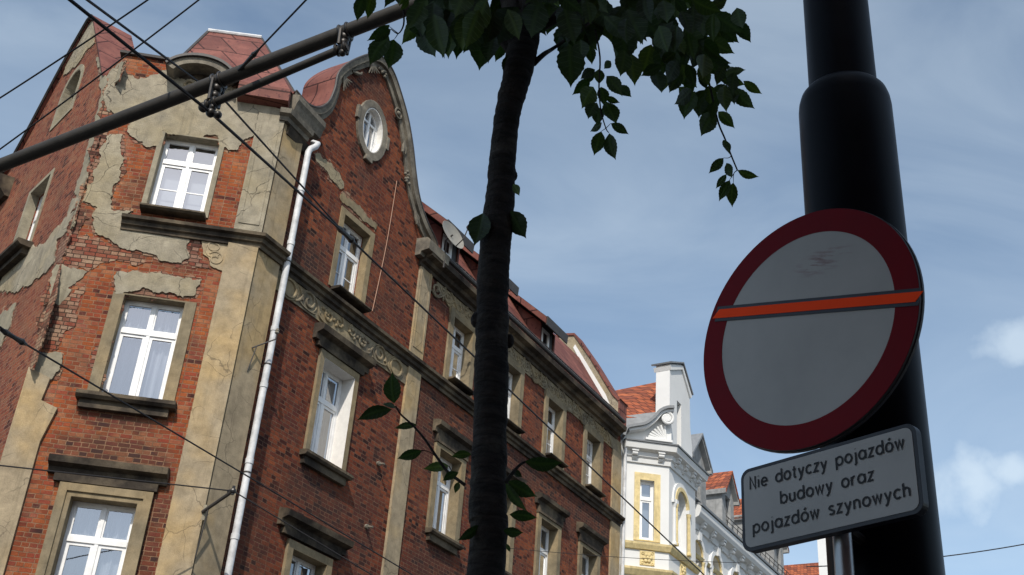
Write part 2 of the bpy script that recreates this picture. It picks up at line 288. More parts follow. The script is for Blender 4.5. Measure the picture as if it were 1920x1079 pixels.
def curtain_mat():
    m, nt, b = new_mat('lace_curtain'); v = coords(nt)
    mp = nd(nt, 'ShaderNodeMapping'); mp.inputs['Scale'].default_value = (14, 14, 1.2); nt.links.new(v, mp.inputs[0])
    c = ramp(nt, noise(nt, mp.outputs[0], 1.0, 3, 0.5), [(0.35, (0.26, 0.27, 0.30)), (0.65, (0.46, 0.47, 0.49))])
    nt.links.new(c, b.inputs['Base Color']); b.inputs['Roughness'].default_value = 0.9; return m
MT['curtain'] = curtain_mat()
MT['blind'] = plain('pale_blind', (0.45, 0.47, 0.48), 0.8, 0, 0.2, 0.08)
def bark_mat():
    m, nt, b = new_mat('cherry_bark'); v = coords(nt)
    mp = nd(nt, 'ShaderNodeMapping'); mp.inputs['Scale'].default_value = (10, 10, 55); nt.links.new(v, mp.inputs[0])
    h = noise(nt, mp.outputs[0], 1.0, 6, 0.65, 0.6); f = noise(nt, v, 60, 5, 0.7)
    c = mix(nt, ramp(nt, h, [(0.35, 0.0), (0.7, 1.0)]), (0.008, 0.007, 0.0065), (0.038, 0.032, 0.028))
    c = mix(nt, ramp(nt, noise(nt, v, 9, 5), [(0.55, 0.0), (0.7, 0.8)]), c, (0.075, 0.07, 0.06))
    nt.links.new(c, b.inputs['Base Color']); b.inputs['Roughness'].default_value = 0.85; b.inputs['Specular IOR Level'].default_value = 0.2
    a = nd(nt, 'ShaderNodeMath', operation='ADD'); nt.links.new(h, a.inputs[0]); nt.links.new(f, a.inputs[1]); bump(nt, b, a.outputs[0], 1.0, 0.012)
    return m
MT['bark'] = bark_mat()
def leaf_mat():
    m, nt, b = new_mat('cherry_leaf'); out = nt.nodes['Material Output']
    g = nd(nt, 'ShaderNodeNewGeometry'); uv = nd(nt, 'ShaderNodeUVMap')
    c = ramp(nt, g.outputs['Random Per Island'], [(0.0, (0.012, 0.028, 0.010)), (0.6, (0.020, 0.046, 0.013)), (1.0, (0.045, 0.078, 0.018))])
    sp = nd(nt, 'ShaderNodeSeparateXYZ'); nt.links.new(uv.outputs[0], sp.inputs[0])
    ab = nd(nt, 'ShaderNodeMath', operation='ABSOLUTE'); nt.links.new(sp.outputs[0], ab.inputs[0])
    k = nd(nt, 'ShaderNodeMath', operation='MULTIPLY_ADD'); k.inputs[1].default_value = -0.55; nt.links.new(ab.outputs[0], k.inputs[0]); nt.links.new(sp.outputs[1], k.inputs[2])
    k2 = nd(nt, 'ShaderNodeMath', operation='MULTIPLY'); k2.inputs[1].default_value = 8.0; nt.links.new(k.outputs[0], k2.inputs[0])
    fr = nd(nt, 'ShaderNodeMath', operation='PINGPONG'); fr.inputs[1].default_value = 0.5; nt.links.new(k2.outputs[0], fr.inputs[0])
    vein = ramp(nt, fr.outputs[0], [(0.0, 1.0), (0.09, 0.0)])
    mid = ramp(nt, ab.outputs[0], [(0.0, 1.0), (0.06, 0.0)])
    vv = mix(nt, 1.0, vein, mid, 'LIGHTEN')
    c2 = mix(nt, vv, c, mix(nt, 1.0, c, (1.9, 1.7, 1.6), 'MULTIPLY'))
    nt.links.new(c2, b.inputs['Base Color']); b.inputs['Roughness'].default_value = 0.5; b.inputs['Specular IOR Level'].default_value = 0.3
    bump(nt, b, vv, 0.4, -0.002)
    tl = nd(nt, 'ShaderNodeBsdfTranslucent'); nt.links.new(mix(nt, 1.0, c2, (1.6, 1.9, 0.6), 'MULTIPLY'), tl.inputs[0])
    mx = nd(nt, 'ShaderNodeMixShader'); mx.inputs[0].default_value = 0.18
    nt.links.new(b.outputs[0], mx.inputs[1]); nt.links.new(tl.outputs[0], mx.inputs[2]); nt.links.new(mx.outputs[0], out.inputs[0]); return m
MT['leaf'] = leaf_mat()
def ground_mat(name, a, bcol, s):
    m, nt, b = new_mat(name); v = coords(nt)
    c = mix(nt, ramp(nt, noise(nt, v, s, 6), [(0.3, 0.0), (0.7, 1.0)]), a, bcol); c = mix(nt, 1.0, c, ramp(nt, noise(nt, v, 150, 2), [(0.3, 0.8), (0.7, 1.15)]), 'MULTIPLY')
    nt.links.new(c, b.inputs['Base Color']); b.inputs['Roughness'].default_value = 0.9; return m
MT['asphalt'] = ground_mat('asphalt', (0.055, 0.055, 0.056), (0.04, 0.04, 0.041), 0.5)
MT['paving'] = ground_mat('concrete_paving', (0.17, 0.165, 0.155), (0.13, 0.125, 0.12), 0.9)

# ------------------------------------------------------------------ geometry helpers
class MB:
    """collects shapes and links them as one mesh object"""
    def __init__(s): s.v = []; s.f = []; s.m = []; s.uv = {}
    def add(s, vs, fs, mi=0):
        o = len(s.v); s.v += [tuple(x) for x in vs]
        for f in fs: s.f.append(tuple(i + o for i in f)); s.m.append(mi)
        return s
    def box(s, x0, x1, y0, y1, z0, z1, mi=0):
        vs = [(x, y, z) for x in (x0, x1) for y in (y0, y1) for z in (z0, z1)]
        return s.add(vs, [(0, 1, 3, 2), (4, 6, 7, 5), (0, 4, 5, 1), (2, 3, 7, 6), (0, 2, 6, 4), (1, 5, 7, 3)], mi)
    def prism(s, poly, y0, y1, mi=0, holes=(), rim_mi=None, back=True):
        """poly in (x,z), extruded from y0 (front) to y1"""
        loops = [list(poly)] + [list(h) for h in holes]
        flat = [p for l in loops for p in l]; n = len(flat)
        tris = tessellate_polygon([[Vector((p[0], p[1], 0)) for p in l] for l in loops])
        s.add([(p[0], y0, p[1]) for p in flat] + [(p[0], y1, p[1]) for p in flat], [], mi)
        o = len(s.v) - 2 * n
        for t in tris:
            s.f.append(tuple(i + o for i in t)); s.m.append(mi)
            if back: s.f.append(tuple(i + o + n for i in reversed(t))); s.m.append(mi)
        k = 0
        for li, l in enumerate(loops):
            for i in range(len(l)):
                a, b = k + i, k + (i + 1) % len(l)
                s.f.append((a + o, b + o, b + o + n, a + o + n)); s.m.append(mi if rim_mi is None else rim_mi)
            k += len(l)
        return s
    def tube(s, pts, r, seg=8, mi=0, caps=True, flat=None):
        pts = [Vector(p) for p in pts]; n = len(pts)
        rs = r if isinstance(r, (list, tuple)) else [r] * n
        up = None; rings = []
        for i, p in enumerate(pts):
            t = (pts[min(i + 1, n - 1)] - pts[max(i - 1, 0)]).normalized()
            if up is None:
                a = Vector((0, 0, 1)) if abs(t.z) < 0.9 else Vector((1, 0, 0)); up = (a - t * a.dot(t)).normalized()
            else:
                up = (up - t * up.dot(t)).normalized()
            sd_ = t.cross(up)
            rings.append([p + (up * math.cos(2 * math.pi * k / seg) + sd_ * math.sin(2 * math.pi * k / seg)) * rs[i] for k in range(seg)])
        if flat is not None:
            rings = [[Vector((q.x, flat[0] + (q.y - flat[0]) * flat[1], q.z)) for q in rg] for rg in rings]
        vs = [q for rg in rings for q in rg]; fs = []
        for i in range(n - 1):
            for k in range(seg):
                a, b = i * seg + k, i * seg + (k + 1) % seg
                fs.append((a, b, b + seg, a + seg))
        if caps: fs.append(tuple(range(seg))[::-1]); fs.append(tuple((n - 1) * seg + k for k in range(seg)))
        return s.add(vs, fs, mi)
    def lathe(s, prof, c, seg=24, mi=0):
        """prof of (radius, z) around the vertical through c"""
        vs = []; fs = []; n = len(prof)
        for r, z in prof:
            for k in range(seg):
                a = 2 * math.pi * k / seg; vs.append((c[0] + r * math.cos(a), c[1] + r * math.sin(a), c[2] + z))
        for i in range(n - 1):
            for k in range(seg):
                a, b = i * seg + k, i * seg + (k + 1) % seg; fs.append((a, b, b + seg, a + seg))
        fs.append(tuple(range(seg))[::-1]); fs.append(tuple((n - 1) * seg + k for k in range(seg)))
        return s.add(vs, fs, mi)
    def ball(s, c, r, seg=10, mi=0, sc=(1, 1, 1)):
        prof = [(r * math.sin(math.pi * i / 6) + 1e-4, -r * math.cos(math.pi * i / 6)) for i in range(7)]
        o = len(s.v); s.lathe(prof, (0, 0, 0), seg, mi)
        for i in range(o, len(s.v)):
            q = s.v[i]; s.v[i] = (c[0] + q[0] * sc[0], c[1] + q[1] * sc[1], c[2] + q[2] * sc[2])
        return s
    def sweep(s, path, prof, mi=0):
        """moulding: prof of (out, z) swept along plan path [(x,y)], outward = right-hand side (-y for a path along +x)"""
        n = len(path); P = [Vector((p[0], p[1])) for p in path]; offs = []
        for i in range(n):
            ns = []
            for a, b in ((i - 1, i), (i, i + 1)):
                if a >= 0 and b < n:
                    d = (P[b] - P[a]).normalized(); ns.append(Vector((d.y, -d.x)))
            m = sum(ns, Vector((0, 0))).normalized(); m = m / max(0.35, m.dot(ns[0])); offs.append(m)
        k = len(prof); vs = []; fs = []
        for i in range(n):
            for o_, z in prof: q = P[i] + offs[i] * o_; vs.append((q.x, q.y, z))
        for i in range(n - 1):
            for j in range(k):
                a, b = i * k + j, i * k + (j + 1) % k; fs.append((a, b, b + k, a + k))
        fs.append(tuple(range(k))[::-1]); fs.append(tuple((n - 1) * k + j for j in range(k)))
        return s.add(vs, fs, mi)
    def build(s, name, mats, parent=None, frame=None, smooth=False, bevel=0.0):
        me = bpy.data.meshes.new(name); me.from_pydata(s.v, [], s.f)
        if not isinstance(mats, (list, tuple)): mats = [mats]
        for m in mats: me.materials.append(MT[m] if isinstance(m, str) else m)
        for p, mi in zip(me.polygons, s.m): p.material_index = mi; p.use_smooth = smooth
        bm = bmesh.new(); bm.from_mesh(me); bmesh.ops.recalc_face_normals(bm, faces=bm.faces); bm.to_mesh(me); bm.free()
        o = bpy.data.objects.new(name, me); COL.objects.link(o)
        if parent is not None: o.parent = parent
        if frame is not None: o.matrix_local = frame
        if bevel:
            b = o.modifiers.new('bevel', 'BEVEL'); b.width = bevel; b.segments = 2; b.limit_method = 'ANGLE'
        if smooth:
            try: me.set_sharp_from_angle(angle=rad(40))
            except Exception: pass
        return o
def tag(o, label=None, cat=None, group=None, kind=None):
    if label: o['label'] = label
    if cat: o['category'] = cat
    if group: o['group'] = group
    if kind: o['kind'] = kind
    return o
def empty(name, loc, label, cat, group=None):
    o = bpy.data.objects.new(name, None); COL.objects.link(o); o.location = loc; o.empty_display_size = 0.3
    return tag(o, label, cat, group)
def frame_m(o, az, rel=(0, 0, 0)):
    """x runs along azimuth az, y goes into the wall, z up"""
    return Matrix.Translation(Vector(o) - Vector(rel)) @ Matrix.Rotation(rad(90 - az), 4, 'Z')
class Frame:
    def __init__(s, o, az):
        t = rad(az); s.o = np.array([o[0], o[1], 0.0]); s.az = az
        s.u = np.array([math.sin(t), math.cos(t), 0]); s.n = np.array([math.cos(t), -math.sin(t), 0])
    def pt(s, a, y, z): return Vector(s.o + s.u * a - s.n * y + np.array([0, 0, z]))
    def pick(s, px, py, y=0.0):
        d = ray(px, py); t = ((s.o - s.n * y - CAM) @ s.n) / (d @ s.n); P = CAM + t * d
        return ((P - s.o) @ s.u, P[2])
    def loc(s, P):
        P = np.array(P); return ((P - s.o) @ s.u, -((P - s.o) @ s.n), P[2])
    def m(s, root): return frame_m(s.o, s.az, root)
def rough_poly(poly, step=0.05, amp=0.3, seed=0):
    """breaks an outline into a ragged, crumbling edge by midpoint displacement"""
    rg = random.Random(seed); P = [Vector(p) for p in poly]
    for it in range(7):
        out = []; n = len(P)
        for i in range(n):
            a, b = P[i], P[(i + 1) % n]; d = b - a; out.append(a)
            if d.length > step:
                nrm = Vector((-d.y, d.x)); k = amp * (0.55 if it == 0 else 0.8)
                out.append(a + d * rg.uniform(0.4, 0.6) + nrm * max(-0.06 / d.length, min(0.06 / d.length, rg.gauss(0, k * 0.45))))
        P = out
    return [tuple(p) for p in P]
def ellipse(c, rx, rz, n=28): return [(c[0] + rx * math.cos(2 * math.pi * i / n), c[1] + rz * math.sin(2 * math.pi * i / n)) for i in range(n)]
def rect(x0, x1, z0, z1): return [(x0, z0), (x1, z0), (x1, z1), (x0, z1)]
def arched(x0, x1, z0, zs, n=12):
    r = (x1 - x0) / 2; c = (x0 + x1) / 2
    return [(x0, z0), (x1, z0)] + [(c + r * math.cos(math.pi * i / n), zs + r * math.sin(math.pi * i / n)) for i in range(n + 1)]
def smooth_line(pts, n=6):
    """Catmull-Rom through pts"""
    P = [Vector(p) for p in pts]; out = []
    for i in range(len(P) - 1):
        p0, p1, p2, p3 = P[max(i - 1, 0)], P[i], P[i + 1], P[min(i + 2, len(P) - 1)]
        for j in range(n):
            t = j / n
            out.append(0.5 * ((2 * p1) + (p2 - p0) * t + (2 * p0 - 5 * p1 + 4 * p2 - p3) * t * t + (3 * p1 - p0 - 3 * p2 + p3) * t ** 3))
    out.append(P[-1]); return out

# ------------------------------------------------------------------ ground
g = MB(); g.add([(-400, -400, -0.12), (400, -400, -0.12), (400, 400, -0.12), (-400, 400, -0.12)], [(0, 1, 2, 3)])
tag(g.build('road', 'asphalt'), kind='structure')

# ------------------------------------------------------------------ brick corner building
FC = Frame((-4.5717, 18.2716), 83.0)          # chamfered corner front, x -3.24..0
FR = Frame((-4.6744, 18.3336), 31.11)         # long street front, x 0..15.78
_lo = FC.pt(-3.24, 0, 0); FL = Frame(_lo, 140.5)   # side street front, x -13..0
ROOT = (FC.o[0], FC.o[1], 0.0)
bld = empty('brick_building', ROOT, 'red brick corner tenement with crumbling plaster, curved gables and red metal roofs', 'building')
mC, mR, mL = FC.m(ROOT), FR.m(ROOT), FL.m(ROOT)

OPEN_C = [(-2.10, -1.08, 12.87, 14.57), (-2.06, -1.03, 9.23, 11.12), (-2.05, -1.03, 5.55, 7.48)]
OPEN_R = [(2.28, 3.18, 12.84, 14.56), (2.33, 3.31, 9.40, 11.33), (2.33, 3.31, 5.60, 7.62)]
MAINX = [6.98, 9.33, 11.67, 13.96]
for cx_ in MAINX:
    OPEN_R += [(cx_ - 0.42, cx_ + 0.42, 12.84, 14.36), (cx_ - 0.45, cx_ + 0.45, 9.30, 11.13), (cx_ - 0.45, cx_ + 0.45, 5.6, 7.6)]
OPEN_L = [(-3.36, -2.33, 12.85, 14.57), (-3.36, -2.33, 9.25, 11.1), (-3.36, -2.33, 5.6, 7.5)]
for cx_ in (-6.6, -9.2): OPEN_L += [(cx_ - 0.5, cx_ + 0.5, z, z + 1.8) for z in (5.6, 9.25, 12.85)]

GABLE_R = [(0.1, 16.02), (0.5, 15.98), (0.88, 16.15), (1.14, 16.5), (1.25, 16.95), (1.27, 17.35), (1.5, 17.78), (1.88, 18.26), (2.2, 18.58), (2.55, 18.76), (2.9, 18.70),
           (3.25, 18.40), (3.64, 17.95), (3.95, 17.4), (4.20, 16.8), (4.46, 16.3), (4.85, 15.9), (5.3, 15.62), (5.5, 15.3)]
GR = [tuple(p) for p in smooth_line(GABLE_R, 5)]
GABLE_L = [(-0.84, 16.2), (-2.82, 18.98), (-3.04, 18.98), (-3.6, 18.55), (-4.2, 17.95), (-5.0, 17.05), (-5.6, 16.5), (-6.2, 16.2)]
OVAL = (2.68, 16.95)

wc = MB(); wc.prism([(-3.24, 0), (0, 0), (0, 15.72), (-0.8, 15.72), (-0.8, 16.1), (-2.4, 16.28), (-3.24, 16.22)], 0, 0.28, holes=[rect(*o) for o in OPEN_C])
wc.build('corner_wall', 'brick', bld, mC)
wr = MB(); wr.prism([(0.0, 0), (15.78, 0), (15.78, 15.1), (5.5, 15.1)] + GR[::-1][1:] + [(0.0, 16.02)], 0, 0.3, holes=[rect(*o) for o in OPEN_R] + [ellipse(OVAL, 0.36, 0.56)])
wr.build('street_wall', 'brick_street', bld, mR)
wl = MB(); wl.prism([(-13, 0), (0, 0), (0, 16.2)] + GABLE_L + [(-6.2, 15.6), (-13, 15.6)], 0, 0.35, holes=[rect(*o) for o in OPEN_L] + [arched(-3.36, -2.46, 16.27, 17.06)])
wl.build('side_wall', 'brick_side', bld, mL)

# ----- windows
def window(root, M_, x0, x1, z0, z1, rec, kind='curtain', transom=0.34, seed=0, two=True, muntin=False, fmat='pvc'):
    rg = random.Random(seed)
    f = MB(); t = 0.055; y0, y1 = rec, rec + 0.07
    w, h = x1 - x0, z1 - z0; zt = z1 - h * transom
    f.box(x0, x0 + t, y0, y1, z0, z1).box(x1 - t, x1, y0, y1, z0, z1).box(x0 + t, x1 - t, y0, y1, z1 - t, z1).box(x0 + t, x1 - t, y0, y1, z0, z0 + t)
    xm = (x0 + x1) / 2
    f.box(x0 + t, x1 - t, y0 - 0.012, y1, zt - 0.045, zt + 0.045)
    panes = []
    cols = [(x0 + t, xm - 0.03), (xm + 0.03, x1 - t)] if two else [(x0 + t, x1 - t)]
    if two:
        f.box(xm - 0.03, xm + 0.03, y0 - 0.006, y1, z0 + t, zt - 0.045).box(xm - 0.03, xm + 0.03, y0 - 0.006, y1, zt + 0.045, z1 - t)
    for a, b in cols:
        for c, d in ((z0 + t, zt - 0.045), (zt + 0.045, z1 - t)):
            s = 0.052 if c < zt - 0.1 else 0.028; yy0, yy1 = y0 + 0.01, y1 - 0.012
            f.box(a, a + s, yy0, yy1, c, d).box(b - s, b, yy0, yy1, c, d).box(a + s, b - s, yy0, yy1, d - s, d).box(a + s, b - s, yy0, yy1, c, c + s)
            panes.append((a + s, b - s, c + s, d - s))
    if muntin:
        for a, b, c, d in panes:
            if d < zt: f.box(a, b, y0 + 0.02, y0 + 0.029, (c + d) / 2 - 0.01, (c + d) / 2 + 0.01)
    wo = f.build('window', fmat, root, M_)
    p = MB()
    for a, b, c, d in panes:
        p.add([(a, y0 + 0.03, c), (b, y0 + 0.03, c), (b, y0 + 0.032, d), (a, y0 + 0.032, d)], [(0, 1, 2, 3)])
    p.build('pane', 'glass', wo)
    if kind in ('curtain', 'half', 'blind'):
        c = MB(); n = 60; vs = []
        spans = [(x0 + 0.03, x1 - 0.03)] if kind != 'half' else [(x0 + 0.03, x0 + w * 0.24), (x1 - w * 0.36, x1 - 0.03)]
        zt_ = z1 - 0.05 if kind != 'blind' else z1 - 0.03
        for a, b in spans:
            vs = []; m_ = max(12, int(n * (b - a) / w))
            for i in range(m_ + 1):
                u = i / m_; yy = y1 + 0.10 + (0.022 * math.sin(u * 37 + seed) + 0.014 * math.sin(u * 83 + seed * 2) if kind != 'blind' else 0)
                vs += [(a + (b - a) * u, yy, z0 + 0.02), (a + (b - a) * u, yy, zt_)]
            c.add(vs, [(2 * i, 2 * i + 2, 2 * i + 3, 2 * i + 1) for i in range(m_)])
        c.build('curtain', 'curtain' if kind != 'blind' else 'blind', wo, smooth=True)
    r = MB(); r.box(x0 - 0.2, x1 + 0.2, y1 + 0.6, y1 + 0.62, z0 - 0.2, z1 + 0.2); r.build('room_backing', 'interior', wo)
    return wo
CK = ['blind', 'curtain', 'curtain']
for i, o in enumerate(OPEN_C): window(bld, mC, *o, 0.17, CK[i], 0.31 if i else 0.30, i, muntin=(i == 0))
RK = ['curtain', 'half', 'curtain', 'curtain', 'half', 'curtain', 'blind', 'curtain', 'curtain', 'curtain', 'half', 'blind', 'curtain', 'curtain', 'blind']
for i, o in enumerate(OPEN_R): window(bld, mR, *o, 0.24 if i == 1 else 0.20, RK[i], 0.34, 10 + i, muntin=(i in (0, 3, 6, 9, 12)))
for i, o in enumerate(OPEN_L): window(bld, mL, *o, 0.20, 'curtain', 0.34, 40 + i)
# oval window of the curved gable
f = MB(); f.prism(ellipse(OVAL, 0.36, 0.56), 0.09, 0.23, holes=[ellipse(OVAL, 0.285, 0.485)]).box(OVAL[0] - 0.03, OVAL[0] + 0.03, 0.08, 0.15, OVAL[1] - 0.53, OVAL[1] + 0.53)
f.box(OVAL[0] - 0.33, OVAL[0] + 0.33, 0.085, 0.14, OVAL[1] + 0.2, OVAL[1] + 0.25).box(OVAL[0] - 0.29, OVAL[0] - 0.24, 0.075, 0.14, OVAL[1] - 0.35, OVAL[1] + 0.2).box(OVAL[0] + 0.2, OVAL[0] + 0.23, 0.09, 0.14, OVAL[1] - 0.4, OVAL[1] + 0.2)
ov = f.build('oval_window', 'pvc', bld, mR)
p = MB(); e = ellipse(OVAL, 0.31, 0.51); p.add([(a, 0.12, b) for a, b in e], [tuple(range(len(e)))]); p.build('pane', 'glass', ov)
p = MB(); p.box(OVAL[0] - 0.6, OVAL[0] + 0.6, 0.5, 0.52, OVAL[1] - 0.8, OVAL[1] + 0.8); p.build('room_backing', 'interior', ov)
# arched window of the side gable
f = MB(); f.prism(arched(-3.36, -2.46, 16.27, 17.06), 0.24, 0.29, holes=[arched(-3.30, -2.52, 16.33, 17.06)]).box(-2.94, -2.88, 0.23, 0.285, 16.33, 17.42)
aw = f.build('arched_window', 'pvc', bld, mL)
p = MB(); e = arched(-3.31, -2.51, 16.32, 17.06); p.add([(a, 0.265, b) for a, b in e], [tuple(range(len(e)))]); p.build('pane', 'glass', aw)
p = MB(); p.box(-3.7, -2.1, 0.6, 0.62, 16.0, 17.9); p.build('room_backing', 'interior', aw)

# ----- surrounds
def surround(M_, o, wd, top, mat, proud=0.035, bottom=None, name='window_surround', y=0.0, reveal=0.17, rev_mat=None):
    x0, x1, z0, z1 = o; s = MB(); b = z0 if bottom is None else bottom
    s.prism([(x0 - wd, b), (x0, b), (x0, z1), (x1, z1), (x1, b), (x1 + wd, b), (x1 + wd, z1 + top), (x0 - wd, z1 + top)], y - proud, y + 0.01)
    # plastered jambs and head lining the opening
    e = 0.004
    mi = 1 if rev_mat else 0
    s.box(x0 - 0.003, x0 + e, y - proud + 0.002, y + reveal, b, z1, mi).box(x1 - e, x1 + 0.003, y - proud + 0.002, y + reveal, b, z1, mi).box(x0, x1, y - proud + 0.002, y + reveal, z1 - e, z1 + 0.003, mi)
    s.build(name, [mat, rev_mat] if rev_mat else mat, bld, M_)
surround(mC, OPEN_C[1], 0.19, 0.02, 'surround', 0.03)
s2 = OPEN_C[2]; surround(mC, s2, 0.21, 0.2, 'surround', 0.07); surround(mC, (s2[0] - 0.08, s2[1] + 0.08, s2[2], s2[3] + 0.08), 0.13, 0.12, 'surround', 0.10, name='surround_moulding')
surround(mC, OPEN_C[0], 0.09, 0.03, 'cement', 0.03)
surround(mR, OPEN_R[0], 0.14, 0.12, 'surround', 0.02); surround(mR, OPEN_R[1], 0.13, 0.14, 'surround', 0.06, reveal=0.24, rev_mat='reveal'); surround(mR, OPEN_R[2], 0.15, 0.14, 'surround', 0.06, reveal=0.2)
for i, cx_ in enumerate(MAINX):
    surround(mR, OPEN_R[3 + 3 * i], 0.17, 0.2, 'surround', 0.05, bottom=12.70, reveal=0.2)
    surround(mR, OPEN_R[4 + 3 * i], 0.17, 0.17, 'surround', 0.06, reveal=0.2); surround(mR, OPEN_R[5 + 3 * i], 0.17, 0.17, 'surround', 0.06, reveal=0.2)
surround(mL, OPEN_L[0], 0.12, 0.08, 'cement', 0.02)
# side gable arched surround
s = MB(); s.prism(arched(-3.355, -2.465, 16.275, 17.06), -0.015, 0.24, holes=[arched(-3.34, -2.48, 16.29, 17.06)]); s.build('reveal_lining', 'cement', bld, mL)
s = MB(); s.prism(arched(-3.48, -2.34, 16.2, 17.06), -0.02, 0.01, holes=[arched(-3.36, -2.46, 16.27, 17.06)]); s.build('window_surround', 'cement', bld, mL)
s = MB(); s.prism(ellipse(OVAL, 0.356, 0.556), -0.05, 0.09, holes=[ellipse(OVAL, 0.335, 0.535)]); s.build('reveal_lining', 'reveal', bld, mR)
s = MB(); s.prism(ellipse(OVAL, 0.54, 0.74), -0.06, 0.01, holes=[ellipse(OVAL, 0.357, 0.557)])
s.box(OVAL[0] - 0.6, OVAL[0] - 0.5, -0.075, 0.0, OVAL[1] - 0.05, OVAL[1] + 0.28).box(OVAL[0] + 0.5, OVAL[0] + 0.6, -0.075, 0, OVAL[1] - 0.15, OVAL[1] + 0.18).box(OVAL[0] - 0.12, OVAL[0] + 0.12, -0.08, 0, OVAL[1] - 0.82, OVAL[1] - 0.70)
s.build('window_surround', 'grey_stone', bld, mR, bevel=0.012)

# ----- pilasters
p = MB(); p.box(-0.53, 0.0, -0.07, 0.01, 0, 12.42); p.build('pilaster', 'plaster', bld, mC)
p = MB(); p.box(0.0, 0.0, 0, 0, 0, 0)
# plastered return beside the downpipe (continues the pilaster round the corner)
p = MB(); p.box(0.0, 0.60, -0.135, -0.005, 0, 12.42).box(0.02, 0.58, -0.125, -0.005, 12.66, 15.35); p.build('pilaster_return', 'plaster', bld, mR)
p = MB(); p.box(-0.50, 0.0, -0.05, 0.01, 12.66, 15.5).box(-0.44, -0.07, -0.065, -0.04, 12.85, 13.0).box(-0.44, -0.40, -0.062, -0.04, 13.0, 15.1).box(-0.11, -0.07, -0.062, -0.04, 13.0, 15.1); p.build('pilaster', 'render', bld, mC)
p = MB(); p.prism([(-3.24, 0), (-2.74, 0), (-2.72, 6.0), (-2.74, 8.3), (-2.62, 8.9), (-2.9, 9.0), (-2.86, 9.4), (-3.24, 9.55)], -0.06, 0.01); p.build('pilaster', 'plaster', bld, mC)
p = MB(); p.box(5.02, 5.50, -0.06, 0.01, 0, 12.4).box(5.02, 5.50, -0.05, 0.01, 12.66, 15.05).box(5.07, 5.10, -0.062, -0.04, 12.9, 14.9).box(5.42, 5.45, -0.062, -0.04, 12.9, 14.9).box(5.10, 5.42, -0.062, -0.04, 12.9, 12.93); p.build('pilaster', 'plaster', bld, mR)
p = MB(); p.box(15.22, 15.79, -0.05, 0.01, 0, 12.4).box(15.22, 15.79, -0.045, 0.01, 12.66, 14.5); p.build('pilaster', 'plaster', bld, mR)

# ----- cornices
PROF = [(-0.02, 12.38), (0.05, 12.38), (0.06, 12.45), (0.11, 12.47), (0.12, 12.54), (0.19, 12.56), (0.20, 12.62), (0.12, 12.66), (-0.02, 12.70)]
cp = FC.loc(FC.pt(-2.42, 0, 0)); 
def c2r(a, y=0.0): q = FR.loc(FC.pt(a, y, 0)); return (q[0], q[1])
pth = [c2r(-2.42), c2r(-0.53), c2r(-0.53, -0.07), c2r(0.0, -0.07), (0.60, -0.135)]
s = MB(); s.sweep([c2r(-2.42), c2r(0.0, -0.02), (0.62, -0.125)], PROF); s.build('cornice', 'soot', bld, mR)
s = MB(); s.sweep([(0.63, 0.0), (15.8, 0.0)], PROF); s.build('cornice', 'soot', bld, mR)
s = MB(); s.sweep([(-13, 0.0), (-4.1, 0.0)], [(a, z + 0.05) for a, z in PROF]); s.build('cornice', 'soot', bld, mL)
EPROF = [(-0.02, 14.86), (0.06, 14.86), (0.08, 14.93), (0.16, 14.95), (0.20, 15.02), (0.34, 15.06), (0.36, 15.18), (0.30, 15.24), (-0.02, 15.26)]
s = MB(); s.sweep([(4.98, 0.0), (15.42, 0.0)], EPROF); s.build('eaves_cornice', 'soot', bld, mR)
s = MB(); s.sweep([(4.80, 0.0), (5.62, 0.0)], [(-0.02, 15.02), (0.14, 15.02), (0.16, 15.1), (0.36, 15.12), (0.38, 15.34), (0.30, 15.42), (-0.02, 15.46)]); s.build('pilaster_capital', 'grey_stone', bld, mR)
s = MB(); s.sweep([(-13, 0.0), (-5.1, 0.0)], [(-0.02, 15.3), (0.1, 15.3), (0.3, 15.5), (0.45, 15.55), (0.45, 15.75), (-0.02, 15.8)]); s.build('eaves_cornice', 'soot', bld, mL)
# capital block over the tower return with a dark strip below that paints the hollow's shade
s = MB(); s.sweep([c2r(-0.10, -0.03), c2r(0.02, -0.03), (0.66, -0.11)], [(-0.02, 15.22), (0.06, 15.22), (0.08, 15.30), (0.16, 15.33), (0.18, 15.43), (0.10, 15.48), (-0.02, 15.5)]); s.build('pilaster_capital', 'grey_stone', bld, mR)
s = MB(); s.sweep([(0.08, -0.10), (0.78, -0.02)], [(-0.02, 15.02), (0.06, 15.02), (0.10, 15.215), (-0.02, 15.215)]); s.build('hollow_shade', 'soot', bld, mR)

# ----- hoods over windows, sills
def hood(M_, xc, hw, z0, z1, out=0.22, mat='soot', friezeh=0.12):
    h = MB(); hh = z1 - z0
    pr = [(-0.02, z0), (out * 0.35, z0), (out * 0.40, z0 + hh * 0.35), (out * 0.92, z0 + hh * 0.5), (out, z0 + hh * 0.86), (out * 0.7, z1 - 0.01), (-0.02, z1 + 0.02)]
    h.sweep([(xc - hw, 0), (xc + hw, 0)], pr)
    h.box(xc - hw + 0.12, xc + hw - 0.12, -0.09, 0.0, z0 - friezeh, z0 + 0.004)
    return h.build('window_hood', mat, bld, M_)
hood(mC, -1.58, 0.92, 7.82, 8.10, 0.24)
hood(mR, 2.80, 0.86, 11.58, 11.88, 0.26, friezeh=0.10); hood(mR, 2.80, 0.95, 7.92, 8.2, 0.26)
for cx_ in MAINX:
    hood(mR, cx_, 0.76, 11.42, 11.68, 0.22, friezeh=0.2); hood(mR, cx_, 0.76, 7.9, 8.15, 0.22)
